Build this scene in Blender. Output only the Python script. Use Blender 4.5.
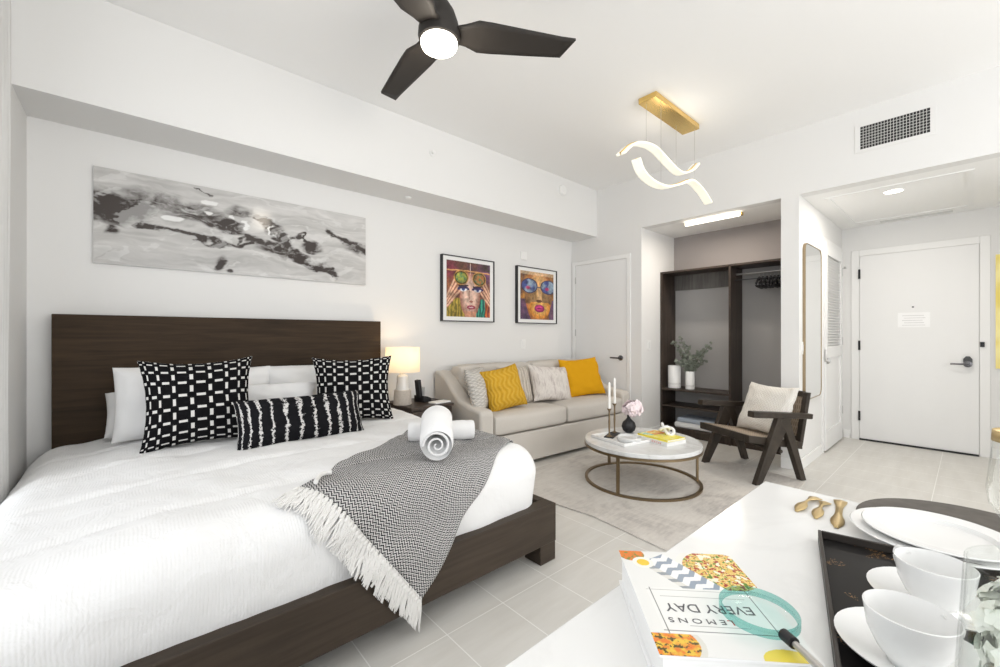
import bpy, bmesh, math, random
from mathutils import Vector, Matrix, noise
S = bpy.context.scene
for o in list(bpy.data.objects): bpy.data.objects.remove(o)
PI = math.pi
R = math.radians

# ------------------------------------------------------------------ camera, world, exposure, daylight
H = 1.22
cam_d = bpy.data.cameras.new('camera'); cam = bpy.data.objects.new('camera', cam_d)
S.collection.objects.link(cam); S.camera = cam
cam.location = (0, 0, H); cam.rotation_euler = (PI/2, 0, -R(41.5))
cam_d.sensor_width = 36; cam_d.lens = 36*416.5/1000; cam_d.shift_y = 1.5/1000
cam_d.clip_start = .02; cam_d.clip_end = 60
w = bpy.data.worlds.new('world'); S.world = w; w.use_nodes = True
w.node_tree.nodes['Background'].inputs[0].default_value = (.93, .96, 1, 1)
w.node_tree.nodes['Background'].inputs[1].default_value = 2.2
S.view_settings.view_transform = 'Standard'; S.view_settings.look = 'None'
S.view_settings.gamma = 1; S.view_settings.use_curve_mapping = False
S.view_settings.exposure = -0.80

def area(name, loc, rot, sx, sy, power, col=(1, 1, 1)):
    l = bpy.data.lights.new(name, 'AREA'); l.shape = 'RECTANGLE'; l.size = sx; l.size_y = sy
    l.energy = power; l.color = col
    o = bpy.data.objects.new(name, l); S.collection.objects.link(o); o.location = loc; o.rotation_euler = rot
    return o
def point(name, loc, power, col=(1, 1, 1), r=.05):
    l = bpy.data.lights.new(name, 'POINT'); l.energy = power; l.color = col; l.shadow_soft_size = r
    o = bpy.data.objects.new(name, l); S.collection.objects.link(o); o.location = loc
    return o
# daylight through the balcony window in the left wall and through the wide window behind the camera
area('daylight_left', (-.75, .35, 1.35), (0, -PI/2-R(12), 0), 2.3, 4.9, 32, (1, .99, .97))
area('daylight_rear', (1.9, -2.95, 1.5), (PI/2+R(32), 0, 0), 4.4, 2.4, 225, (1, .99, .97))

# ------------------------------------------------------------------ node helpers
class NT:
    def __init__(s, name, rough=.5, metal=0., spec=.5):
        s.m = bpy.data.materials.new(name); s.m.use_nodes = True; s.t = s.m.node_tree
        s.b = s.t.nodes['Principled BSDF']; s.out = s.t.nodes['Material Output']
        s.b.inputs['Roughness'].default_value = rough; s.b.inputs['Metallic'].default_value = metal
        s.b.inputs['Specular IOR Level'].default_value = spec
    def n(s, typ, **k):
        x = s.t.nodes.new(typ)
        for a, v in k.items(): setattr(x, a, v)
        return x
    def lk(s, a, b): s.t.links.new(a, b)
    def put(s, inp, v):
        if isinstance(v, (int, float)): inp.default_value = v
        elif isinstance(v, tuple): inp.default_value = v if len(v) != 3 or inp.type != 'RGBA' else (*v, 1)
        else: s.lk(v, inp)
    def M(s, op, a, b=0., c=0.):
        x = s.n('ShaderNodeMath', operation=op)
        for i, v in enumerate((a, b, c)): s.put(x.inputs[i], v)
        return x.outputs[0]
    def mix(s, f, a, b):
        x = s.n('ShaderNodeMix', data_type='RGBA'); s.put(x.inputs[0], f); s.put(x.inputs[6], a); s.put(x.inputs[7], b)
        return x.outputs[2]
    def co(s, what='Object', scale=(1, 1, 1), rot=(0, 0, 0)):
        c = s.n('ShaderNodeTexCoord'); mp = s.n('ShaderNodeMapping'); mp.inputs['Scale'].default_value = scale
        mp.inputs['Rotation'].default_value = rot
        s.lk(c.outputs[what], mp.inputs[0]); return mp.outputs[0]
    def noise(s, vec, scale=5, detail=3, rough=.5, dist=0):
        x = s.n('ShaderNodeTexNoise'); s.lk(vec, x.inputs['Vector']); x.inputs['Scale'].default_value = scale
        x.inputs['Detail'].default_value = detail; x.inputs['Roughness'].default_value = rough
        x.inputs['Distortion'].default_value = dist; return x.outputs['Fac']
    def xyz(s, vec):
        x = s.n('ShaderNodeSeparateXYZ'); s.lk(vec, x.inputs[0]); return x.outputs
    def ramp(s, f, stops):
        x = s.n('ShaderNodeValToRGB'); s.lk(f, x.inputs[0]); e = x.color_ramp.elements
        while len(e) < len(stops): e.new(.5)
        for el, (p, c) in zip(e, stops): el.position = p; el.color = (*c, 1)
        return x.outputs[0]
    def col(s, v): s.put(s.b.inputs['Base Color'], v if not isinstance(v, tuple) else (*v, 1)); return s
    def bump(s, h, strength=.3, dist=.01):
        x = s.n('ShaderNodeBump'); x.inputs['Strength'].default_value = strength; x.inputs['Distance'].default_value = dist
        s.lk(h, x.inputs['Height']); s.lk(x.outputs[0], s.b.inputs['Normal']); return s
def lin(r, g, b):
    f = lambda c: (c/255/12.92) if c/255 <= .04045 else ((c/255+.055)/1.055)**2.4
    return (f(r), f(g), f(b))
def flat(name, rgb, rough=.5, metal=0., spec=.5, nb=0., ns=40):
    t = NT(name, rough, metal, spec).col(rgb)
    if nb: t.bump(t.noise(t.co(), ns, 3), nb, .005)
    return t.m
def wood(name, a, b, scale=(1.5, 22, 22), rough=.45, spec=.4):
    t = NT(name, rough, spec=spec); v = t.co(scale=scale); n1 = t.noise(v, 1.6, 6, .6, .6); n2 = t.noise(t.co(scale=(.8, 3, 3)), 1.3, 2)
    f = t.M('ADD', t.M('MULTIPLY', n1, .75), t.M('MULTIPLY', n2, .4))
    t.col(t.ramp(f, [(.35, a), (.75, b)])); t.bump(n1, .12, .003); return t.m
def emit(name, rgb, st):
    t = NT(name); t.col(rgb); t.b.inputs['Emission Color'].default_value = (*rgb, 1); t.b.inputs['Emission Strength'].default_value = st
    return t.m
def glass(name, tint=(1, 1, 1), ior=1.45, rough=0.):
    t = NT(name, rough); t.col(tint); t.b.inputs['Transmission Weight'].default_value = 1; t.b.inputs['IOR'].default_value = ior
    return t.m

MT = {}
MT['wall'] = flat('wall_paint', (.79, .787, .777), .75, spec=.2, nb=.03, ns=180)
MT['ceil'] = flat('ceiling_paint', (.90, .898, .888), .85, spec=.1, nb=.03, ns=150)
MT['trim'] = flat('trim_paint', (.86, .86, .85), .4)
MT['door'] = flat('door_paint', (.84, .84, .835), .42)
MT['greige'] = flat('grey_wall_paint', (.36, .33, .32), .7, spec=.2)
MT['closet_back'] = flat('closet_back_panel', (.40, .39, .385), .6)
MT['dark'] = flat('black_metal', (.025, .025, .027), .35, .6)
MT['gun'] = flat('gunmetal', (.16, .16, .17), .3, .9)
MT['chrome'] = flat('brushed_steel', (.55, .54, .53), .3, 1)
MT['brass'] = flat('brushed_brass', (.80, .56, .20), .25, 1)
MT['mirror_rim'] = flat('mirror_frame_brass', (.36, .28, .18), .35, .8)
MT['bronze'] = flat('antique_bronze', (.24, .18, .11), .35, .9)
MT['gold'] = flat('gold_metal', (.60, .46, .24), .38, 1)
MT['bedwood'] = wood('bed_wood', (.018, .0105, .005), (.055, .033, .0165), rough=.6, spec=.22)
MT['bedwood2'] = wood('bed_wood_rail', (.028, .020, .0135), (.062, .045, .032), rough=.55, spec=.3)
MT['closetwood'] = wood('closet_wood', (.018, .012, .009), (.07, .05, .038), (22, 22, 1.5))
MT['chairwood'] = wood('chair_wood', (.014, .01, .007), (.05, .038, .028), (8, 8, 8))
MT['fanwood'] = flat('fan_blade_finish', (.030, .026, .023), .6, spec=.3)
MT['white'] = flat('white_ceramic', (.88, .88, .87), .18)
MT['whitebook'] = flat('white_paper', (.84, .84, .83), .6)
MT['black'] = flat('black_matte', (.012, .012, .014), .5)
MT['towel'] = flat('terry_white', (.88, .88, .88), .95, spec=.1, nb=.6, ns=260)
MT['sheet'] = flat('white_cotton', (.86, .86, .86), .9, spec=.1, nb=.15, ns=30)
MT['lens'] = glass('clear_glass')
MT['thin'] = None
t = NT('window_glass', .02); tr = t.n('ShaderNodeBsdfTransparent'); gl = t.n('ShaderNodeBsdfGlossy'); gl.inputs['Roughness'].default_value = .02
mx = t.n('ShaderNodeMixShader'); lw = t.n('ShaderNodeLayerWeight'); lw.inputs[0].default_value = .5
t.lk(t.M('ADD', .03, t.M('MULTIPLY', t.M('POWER', lw.outputs['Facing'], 4.), .6)), mx.inputs[0]); t.lk(tr.outputs[0], mx.inputs[1]); t.lk(gl.outputs[0], mx.inputs[2]); t.lk(mx.outputs[0], t.out.inputs[0]); MT['thin'] = t.m
def thin_tint(name, tint, ior=1.4):
    t = NT(name); tr = t.n('ShaderNodeBsdfTransparent'); tr.inputs[0].default_value = (*tint, 1); gl = t.n('ShaderNodeBsdfGlossy'); gl.inputs['Roughness'].default_value = .03
    mx = t.n('ShaderNodeMixShader'); lw = t.n('ShaderNodeLayerWeight'); lw.inputs[0].default_value = .5
    t.lk(t.M('ADD', .03, t.M('MULTIPLY', t.M('POWER', lw.outputs['Facing'], 4.), .35)), mx.inputs[0]); t.lk(tr.outputs[0], mx.inputs[1]); t.lk(gl.outputs[0], mx.inputs[2]); t.lk(mx.outputs[0], t.out.inputs[0]); return t.m
MT['vglass'] = thin_tint('vase_glass', (.975, .985, .98), 1.5)
# floor tiles: 0.305 x 0.61 m with pale grout
t = NT('floor_tile', .35); P_ = t.xyz(t.co())
fx = t.M('FRACT', t.M('DIVIDE', t.M('ADD', P_[0], 10-.897+.305*40), .305)); fy = t.M('FRACT', t.M('DIVIDE', t.M('ADD', P_[1], 12.2-1.412), .61))
gx = t.M('GREATER_THAN', t.M('ABSOLUTE', t.M('SUBTRACT', fx, .5)), .5-.0075)
gy = t.M('GREATER_THAN', t.M('ABSOLUTE', t.M('SUBTRACT', fy, .5)), .5-.0038)
g = t.M('MAXIMUM', gx, gy)
n1 = t.noise(t.co(scale=(1, 6, 1)), 2.2, 5, .6); base = t.ramp(n1, [(.3, lin(208, 205, 199)), (.7, lin(219, 217, 212))])
t.col(t.mix(g, base, (.86, .85, .82))); t.bump(g, -.2, .002); MT['tile'] = t.m
# rug
t = NT('rug_pile', .95, spec=.05); v = t.co(); n1 = t.noise(v, 1.7, 6, .65, 1.2); n2 = t.noise(t.co(scale=(1, 4, 1)), 9, 4, .7)
f = t.M('ADD', t.M('MULTIPLY', n1, .7), t.M('MULTIPLY', n2, .35))
t.col(t.ramp(f, [(.36, lin(184, 179, 175)), (.5, lin(210, 205, 199)), (.62, lin(220, 216, 210)), (.75, lin(196, 194, 193))])); t.bump(t.noise(v, 300, 2), .5, .004); MT['rug'] = t.m
# comforter: fine pleats and soft rumples
t = NT('comforter_cotton', .9, spec=.1); v = t.co(); p = t.xyz(v)
wv = t.M('SINE', t.M('MULTIPLY', t.M('ADD', p[0], t.M('MULTIPLY', t.noise(v, 6, 2), .02)), 640))
bands = t.M('GREATER_THAN', t.M('SINE', t.M('MULTIPLY', p[1], 42)), -.3)
hgt = t.M('ADD', t.M('MULTIPLY', t.M('MULTIPLY', wv, bands), .03), t.M('MULTIPLY', t.noise(v, 7, 4, .6, .8), 1.6))
t.col((.88, .88, .88)); t.bump(hgt, .6, .012); MT['comforter'] = t.m
# linen of the sofa
t = NT('sofa_linen', .9, spec=.1); v = t.co(); n = t.noise(v, 160, 3, .6)
t.col(t.mix(n, lin(194, 188, 180), lin(212, 207, 200))); t.bump(n, .2, .002); MT['sofa'] = t.m
# herringbone throw on UV (u, v in metres)
t = NT('herringbone_wool', .95, spec=.05); uv = t.xyz(t.co('UV'))
zig = t.M('PINGPONG', uv[0], .011)
ph = t.M('FRACT', t.M('MULTIPLY', t.M('ADD', uv[1], t.M('MULTIPLY', zig, .9)), 92))
nn = t.noise(t.co('UV'), 420, 2); pat = t.M('GREATER_THAN', t.M('ADD', ph, t.M('MULTIPLY', t.M('SUBTRACT', nn, .5), .9)), .5)
t.col(t.mix(pat, (.035, .035, .04), (.62, .61, .60))); t.bump(pat, .3, .002); MT['throw'] = t.m
MT['fringe'] = flat('fringe_yarn', (.82, .81, .79), .95, spec=.05)
# lattice cushion
t = NT('lattice_cushion', .95, spec=.05); uv = t.xyz(t.co('UV'))
a = t.M('FRACT', t.M('MULTIPLY', uv[0], 9.)); b = t.M('FRACT', t.M('MULTIPLY', uv[1], 9.))
da = t.M('ABSOLUTE', t.M('SUBTRACT', a, .5)); db = t.M('ABSOLUTE', t.M('SUBTRACT', b, .5))
vert = t.M('MULTIPLY', t.M('GREATER_THAN', da, .405), t.M('LESS_THAN', db, .25))
hor = t.M('MULTIPLY', t.M('GREATER_THAN', db, .40), t.M('LESS_THAN', da, .24))
t.col(t.mix(t.M('MAXIMUM', vert, hor), (.008, .008, .009), (.66, .65, .63))); MT['lattice'] = t.m
# ragged stripe lumbar
t = NT('ragged_stripe_cushion', .95, spec=.05); c_ = t.co('UV'); uv = t.xyz(c_)
n1 = t.noise(t.co('UV', (26, 6, 1)), 1, 5, .7)
s_ = t.M('ABSOLUTE', t.M('SUBTRACT', t.M('FRACT', t.M('ADD', t.M('MULTIPLY', uv[0], 13.), t.M('MULTIPLY', t.M('SUBTRACT', n1, .5), .9))), .5))
n2 = t.noise(t.co('UV', (60, 22, 1)), 1, 3, .7)
t.col(t.mix(t.M('GREATER_THAN', t.M('ADD', s_, t.M('MULTIPLY', t.M('SUBTRACT', n2, .5), .7)), .41), (.012, .012, .014), (.62, .61, .60))); MT['ragged'] = t.m
def knit(name, a, b, su=70, sv=30, st=.7):
    t = NT(name, .95, spec=.05); uv = t.xyz(t.co('UV')); nn = t.noise(t.co('UV', (30, 30, 1)), 1, 3)
    z = t.M('SINE', t.M('ADD', t.M('MULTIPLY', uv[0], su), t.M('MULTIPLY', t.M('SINE', t.M('MULTIPLY', uv[1], sv)), 2.2)))
    h = t.M('ADD', z, t.M('MULTIPLY', nn, 1.5)); t.col(t.mix(t.M('MULTIPLY', t.M('ADD', h, 1), .35), a, b)); t.bump(h, st, .006); return t.m
MT['yellow_knit'] = knit('yellow_cable_knit', lin(196, 148, 36), lin(214, 172, 70), 70, 26, .5)
t = NT('yellow_linen', .9, spec=.05); t.col(lin(212, 156, 30)); t.bump(t.noise(t.co('UV', (90, 90, 1)), 1, 2), .3, .003); MT['yellow'] = t.m
MT['grey_knit'] = knit('grey_zigzag_weave', lin(182, 178, 172), lin(226, 222, 216), 30, 110)
MT['beige_pleat'] = knit('beige_pleated_weave', lin(178, 168, 156), lin(214, 206, 196), 90, 4)
MT['cream'] = knit('cream_boucle', lin(226, 221, 212), lin(250, 247, 241), 150, 120, .5)
t = NT('faded_stripe_weave', .95, spec=.05); n1 = t.noise(t.co('UV', (16, 3, 1)), 1, 4, .65)
t.col(t.ramp(n1, [(.35, lin(186, 176, 172)), (.5, lin(222, 216, 210)), (.65, lin(203, 196, 190))])); MT['faded'] = t.m
# stone
t = NT('marble_top', .25); n1 = t.noise(t.co(), 3.2, 7, .6, 1.6); t.col(t.ramp(n1, [(.35, lin(226, 227, 228)), (.5, lin(219, 220, 220)), (.56, lin(208, 208, 207)), (.62, lin(224, 225, 225))])); MT['marble'] = t.m
t = NT('quartz_counter', .16); n1 = t.noise(t.co(), 2.6, 8, .6, 2.); t.col(t.ramp(n1, [(.45, (.87, .87, .86)), (.52, (.84, .84, .83)), (.56, (.87, .87, .86))])); MT['quartz'] = t.m
t = NT('black_gold_lacquer', .45, spec=.12); n1 = t.noise(t.co(), 14, 2); n2 = t.noise(t.co(), 420, 2)
m_ = t.M('MULTIPLY', t.M('GREATER_THAN', n1, .56), t.M('GREATER_THAN', n2, .58)); t.col(t.mix(m_, (.012, .011, .011), (.30, .17, .07))); MT['lacquer'] = t.m
t = NT('dark_leather', .6); t.col(t.mix(t.noise(t.co(), 40, 4), (.05, .043, .036), (.13, .115, .10))); MT['leather'] = t.m
t = NT('cane_weave', .7); p = t.xyz(t.co()); q = t.M('MULTIPLY', t.M('SINE', t.M('MULTIPLY', p[0], 330)), t.M('SINE', t.M('MULTIPLY', p[1], 330)))
t.col(t.mix(t.M('GREATER_THAN', q, .35), lin(172, 156, 138), lin(128, 112, 96))); t.bump(q, .4, .002); MT['cane'] = t.m
t = NT('ribbed_concrete', .8); p = t.xyz(t.co()); t.col(t.mix(t.noise(t.co(), 60, 3), lin(176, 166, 156), lin(206, 198, 188))); MT['concrete'] = t.m
# linen shade that lets the bulb glow through
t = NT('lamp_shade_linen', .9); df = t.n('ShaderNodeBsdfDiffuse'); df.inputs[0].default_value = (.9, .86, .78, 1); tl = t.n('ShaderNodeBsdfTranslucent'); tl.inputs[0].default_value = (.95, .85, .68, 1)
mx = t.n('ShaderNodeMixShader'); mx.inputs[0].default_value = .5; t.lk(df.outputs[0], mx.inputs[1]); t.lk(tl.outputs[0], mx.inputs[2]); t.lk(mx.outputs[0], t.out.inputs[0]); MT['shade'] = t.m
t = NT('sheer_curtain', .9); df = t.n('ShaderNodeBsdfDiffuse'); df.inputs[0].default_value = (.74, .74, .73, 1); tl = t.n('ShaderNodeBsdfTranslucent'); tl.inputs[0].default_value = (.7, .7, .69, 1)
mx = t.n('ShaderNodeMixShader'); mx.inputs[0].default_value = .05; t.lk(df.outputs[0], mx.inputs[1]); t.lk(tl.outputs[0], mx.inputs[2]); t.lk(mx.outputs[0], t.out.inputs[0]); MT['sheer'] = t.m
t = NT('mirror_silver', .01, 1.); t.col((.93, .94, .93)); MT['mirror'] = t.m
def vcol(name, rough=.4):
    t = NT(name, rough); a = t.n('ShaderNodeAttribute', attribute_name='Col'); t.lk(a.outputs['Color'], t.b.inputs['Base Color']); return t.m

# ------------------------------------------------------------------ mesh helpers
def B(): return bmesh.new()
def box(bm, x0, x1, y0, y1, z0, z1, mat=None):
    vs = [bm.verts.new(p) for p in ((x0,y0,z0),(x1,y0,z0),(x1,y1,z0),(x0,y1,z0),(x0,y0,z1),(x1,y0,z1),(x1,y1,z1),(x0,y1,z1))]
    if mat is not None:
        for v in vs: v.co = mat @ v.co
    for f in ((3,2,1,0),(4,5,6,7),(0,1,5,4),(1,2,6,5),(2,3,7,6),(3,0,4,7)): bm.faces.new([vs[i] for i in f])
    return vs
def prism(bm, pts, y0, y1, ax='y'):
    """polygon in (x,z) extruded along y (or (x,y) along z, or (y,z) along x)"""
    f = {'y': lambda a, b, c: (a, c, b), 'z': lambda a, b, c: (a, b, c), 'x': lambda a, b, c: (c, a, b)}[ax]
    A = [bm.verts.new(f(a, b, y0)) for a, b in pts]; C_ = [bm.verts.new(f(a, b, y1)) for a, b in pts]
    n = len(pts); bm.faces.new(A); bm.faces.new(C_[::-1])
    for i in range(n): bm.faces.new((A[i], C_[i], C_[(i+1) % n], A[(i+1) % n]))
    bmesh.ops.recalc_face_normals(bm, faces=bm.faces)
def tube(bm, pts, r, n=8, closed=False, cap=True, r_end=None, flat_=1.):
    pts = [Vector(p) for p in pts]; L = len(pts); rings = []; up = Vector((0, 0, 1))
    for i, p in enumerate(pts):
        if closed: d = pts[(i+1) % L]-pts[i-1]
        else: d = pts[min(i+1, L-1)]-pts[max(i-1, 0)]
        d.normalize(); a = d.cross(up)
        if a.length < 1e-3: a = d.cross(Vector((0, 1, 0)))
        a.normalize(); b = a.cross(d).normalized()
        rr = r[i] if isinstance(r, (list, tuple)) else (r if r_end is None else r+(r_end-r)*i/(L-1))
        rings.append([bm.verts.new(p+a*math.cos(2*PI*k/n)*rr+b*math.sin(2*PI*k/n)*rr*flat_) for k in range(n)])
    for i in range(L if closed else L-1):
        q, s = rings[i], rings[(i+1) % L]
        for k in range(n): bm.faces.new((q[k], q[(k+1) % n], s[(k+1) % n], s[k]))
    if cap and not closed: bm.faces.new(rings[0][::-1]); bm.faces.new(rings[-1])
def lathe(bm, prof, c=(0, 0, 0), n=32, cap=True):
    rings = [[bm.verts.new((c[0]+r*math.cos(2*PI*k/n), c[1]+r*math.sin(2*PI*k/n), c[2]+z)) for k in range(n)] for r, z in prof]
    for q, s in zip(rings, rings[1:]):
        for k in range(n): bm.faces.new((q[k], q[(k+1) % n], s[(k+1) % n], s[k]))
    if cap:
        if prof[0][0] > 1e-4: bm.faces.new(rings[0][::-1])
        if prof[-1][0] > 1e-4: bm.faces.new(rings[-1])
    bmesh.ops.remove_doubles(bm, verts=bm.verts, dist=1e-5); bmesh.ops.recalc_face_normals(bm, faces=bm.faces)
def link(o, parent=None):
    S.collection.objects.link(o)
    if parent is not None: o.parent = parent
    return o
def obj(name, bm, m, parent=None, bev=0., smooth=False, sub=0, solid=0., loc=None, rot=None, seg=2):
    me = bpy.data.meshes.new(name); bm.normal_update(); bm.to_mesh(me); bm.free()
    o = bpy.data.objects.new(name, me); me.materials.append(m); link(o, parent)
    if loc: o.location = loc
    if rot: o.rotation_euler = rot
    if solid: md = o.modifiers.new('s', 'SOLIDIFY'); md.thickness = solid; md.offset = 1
    if bev: md = o.modifiers.new('b', 'BEVEL'); md.width = bev; md.segments = seg; md.limit_method = 'ANGLE'; md.angle_limit = R(35)
    if sub: md = o.modifiers.new('d', 'SUBSURF'); md.levels = sub; md.render_levels = sub
    if smooth or bev or sub:
        for p in me.polygons: p.use_smooth = True
        if not sub:
            try: me.set_sharp_from_angle(angle=R(40))
            except Exception: pass
    return o
def struct(name, bm, m, bev=0.):
    o = obj(name, bm, m, bev=bev); o['kind'] = 'structure'; return o
def tag(o, label, cat, group=None, kind=None):
    o['label'] = label; o['category'] = cat
    if group: o['group'] = group
    if kind: o['kind'] = kind
    return o
def thing(name, label, cat, loc=(0, 0, 0), rz=0., group=None):
    o = bpy.data.objects.new(name, None); link(o); o.location = loc; o.rotation_euler = (0, 0, rz); o.empty_display_size = .05
    return tag(o, label, cat, group)
def bxo(name, b, m, parent=None, bev=0.):
    bm = B(); box(bm, *b); return obj(name, bm, m, parent, bev)
def dup(root, loc, rz, label, group=None):
    r = root.copy(); S.collection.objects.link(r); r.location = loc; r.rotation_euler = (0, 0, rz); r['label'] = label
    if group: r['group'] = group
    for ch in list(root.children):
        c = ch.copy(); S.collection.objects.link(c); c.parent = r
        for g_ in list(ch.children):
            d = g_.copy(); S.collection.objects.link(d); d.parent = c
    return r
def painted(name, w, h, nx, ny, fn, m, parent, loc, rot=(0, 0, 0)):
    """flat printed sheet in its own x,y plane, centred; fn(u,v)->rgb"""
    vs = []; fs = []; cols = []
    for j in range(ny+1):
        for i in range(nx+1):
            vs.append(((i/nx-.5)*w, (j/ny-.5)*h, 0)); cols.extend((*fn(i/nx, j/ny), 1))
    for j in range(ny):
        for i in range(nx): a = j*(nx+1)+i; fs.append((a, a+1, a+nx+2, a+nx+1))
    me = bpy.data.meshes.new(name); me.from_pydata(vs, [], fs)
    at = me.color_attributes.new('Col', 'FLOAT_COLOR', 'POINT'); at.data.foreach_set('color', cols)
    o = bpy.data.objects.new(name, me); me.materials.append(m); link(o, parent); o.location = loc; o.rotation_euler = rot
    return o
def text(name, body, size, m, parent, loc, rot, sx=1., ext=.0004):
    c = bpy.data.curves.new(name, 'FONT'); c.body = body; c.size = size; c.align_x = 'CENTER'; c.align_y = 'CENTER'; c.extrude = ext
    tmp = bpy.data.objects.new('t', c); S.collection.objects.link(tmp)
    me = bpy.data.meshes.new_from_object(tmp.evaluated_get(bpy.context.evaluated_depsgraph_get())); bpy.data.objects.remove(tmp)
    o = bpy.data.objects.new(name, me); me.materials.clear(); me.materials.append(m); link(o, parent); o.location = loc; o.rotation_euler = rot; o.scale = (sx, 1, 1)
    return o
def lerp(a, b, f): f = max(0., min(1., f)); return tuple(x+(y-x)*f for x, y in zip(a, b))
def sst(a, b, x):
    t = max(0., min(1., (x-a)/(b-a))); return t*t*(3-2*t)
def nz(x, y, z=0., o=4): return noise.fractal(Vector((x, y, z)), 1., 2., o)

# ------------------------------------------------------------------ the room
XL, XR, YB, YF = -.452, 4.49, 3.6, -2.8
ZC, ZS = 3.08, 2.482
bm = B(); box(bm, XL-.15, 7.2, YF-.15, YB+.15, -.1, 0); struct('floor', bm, MT['tile'])
bm = B(); box(bm, XL-.15, XR+.12, YF-.15, YB+.15, ZC, ZC+.1); struct('ceiling', bm, MT['ceil'])
bm = B(); box(bm, XL-.12, XR, YB, YB+.12, 0, ZC); struct('wall_back', bm, MT['wall'])
bm = B(); box(bm, XL, XR, 3.19, YB-.001, ZS, ZC-.001); struct('wall_soffit', bm, MT['wall'])
# left wall with a tall window opening from y=-2.1 to 2.95
bm = B(); box(bm, XL-.14, XL, 2.95, YB, 0, ZC); box(bm, XL-.14, XL, YF, -2.1, 0, ZC)
box(bm, XL-.14, XL, -2.1, 2.95, 2.42, ZC); box(bm, XL-.14, XL, -2.1, 2.95, 0, .12); struct('wall_left', bm, MT['wall'])
def window(name, along, p, a0, a1, z0, z1, n, flip=1):
    bm = B(); w_ = .05
    def bb(b0, b1, zz0, zz1, d=.03):
        if along == 'y': box(bm, p-d, p+d, b0, b1, zz0, zz1)
        else: box(bm, b0, b1, p-d, p+d, zz0, zz1)
    bb(a0, a1, z0, z0+w_); bb(a0, a1, z1-w_, z1)
    for k in range(n+1): c = a0+(a1-a0)*k/n; bb(max(a0, c-w_/2), min(a1, c+w_/2), z0+w_, z1-w_)
    f = struct(name, bm, MT['trim'])
    bm = B()
    if along == 'y': box(bm, p-.004, p+.004, a0+w_, a1-w_, z0+w_, z1-w_)
    else: box(bm, a0+w_, a1-w_, p-.004, p+.004, z0+w_, z1-w_)
    obj('window_pane', bm, MT['thin'], f)
window('window_1', 'y', XL-.09, -2.1, 2.95, .12, 2.42, 4)
# wall behind the camera with a wide window
bm = B(); box(bm, XL, -.3, YF-.12, YF, 0, ZC); box(bm, 4.1, 7.2, YF-.12, YF, 0, ZC); box(bm, -.3, 4.1, YF-.12, YF, 2.8, ZC); box(bm, -.3, 4.1, YF-.12, YF, 0, .4)
struct('wall_rear', bm, MT['wall'])
window('window_2', 'x', YF-.06, -.3, 4.1, .4, 2.8, 4)
# right wall: door panel, closet opening, pillar, hall opening
T = .12
bm = B(); box(bm, XR, XR+T, 2.565, YB+.12, 0, ZC); box(bm, XR, XR+T, -1.3, 2.565, ZS, ZC)
box(bm, XR, XR+T, 1.022, 1.161, 0, ZS); box(bm, XR, XR+T, YF, -1.3, 0, ZC); struct('wall_right', bm, MT['wall'])
# closet niche
bm = B(); box(bm, XR+T, 5.3, 2.565, 2.665, 0, ZS); struct('wall_closet_left', bm, MT['wall'])
bm = B(); box(bm, 5.3, 5.36, 1.161, 2.665, 0, ZS+.02); struct('wall_closet_back', bm, MT['greige'])
bm = B(); box(bm, XR+T, 5.36, 1.022, 2.665, ZS, ZS+.08); struct('ceiling_closet', bm, MT['ceil'])
# hall
bm = B(); box(bm, XR+T, 6.5, 1.0225, 1.161, 0, ZS+.08); struct('wall_hall_left', bm, MT['wall'])
bm = B(); box(bm, 6.38, 6.5, -1.4, 1.0225, 0, 2.6); struct('wall_hall_back', bm, MT['wall'])
bm = B(); box(bm, XR+T, 6.5, -1.4, -1.3, 0, 2.6); struct('wall_hall_right', bm, MT['wall'])
bm = B(); box(bm, XR+T, 6.5, -1.4, 1.0225, ZS, ZS+.08); struct('ceiling_hall', bm, MT['ceil'])
# ceiling access panel trim in the hall (a raised rectangular border)
bm = B(); zt = ZS-.008
for b in ((4.78, 6.12, .86, .90), (4.78, 6.12, -.02, .02), (4.78, 4.82, .02, .86), (6.08, 6.12, .02, .86)): box(bm, b[0], b[1], b[2], b[3], zt, ZS)
struct('trim_1', bm, MT['trim'])
# baseboards
bm = B(); box(bm, 5.3-.0, 5.3, 1.161, 2.565, 0, .01) if False else None
bm = B(); box(bm, XR-.014, XR, 2.565, 2.70, 0, .1); box(bm, XR-.014, XR, 1.022, 1.161, 0, .1); box(bm, XR-.002, XR+T, 1.008, 1.022, 0, .1); box(bm, XR-.002, 4.93, 2.551, 2.565, 0, .1); struct('baseboard_right', bm, MT['trim'], .003)
bm = B(); box(bm, XR+T, 5.30, 1.008, 1.0225, 0, .1); box(bm, 6.366, 6.38, .95, 1.008, 0, .1); box(bm, 6.366, 6.38, -1.3, -.14, 0, .1); struct('baseboard_hall', bm, MT['trim'], .003)
bm = B(); box(bm, XL, XR, YB-.014, YB, 0, .1); struct('baseboard_back', bm, MT['trim'], .003)
bm = B(); box(bm, XL, XL+.014, 2.95, YB-.015, 0, .1); struct('baseboard_left', bm, MT['trim'], .003)

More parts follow.
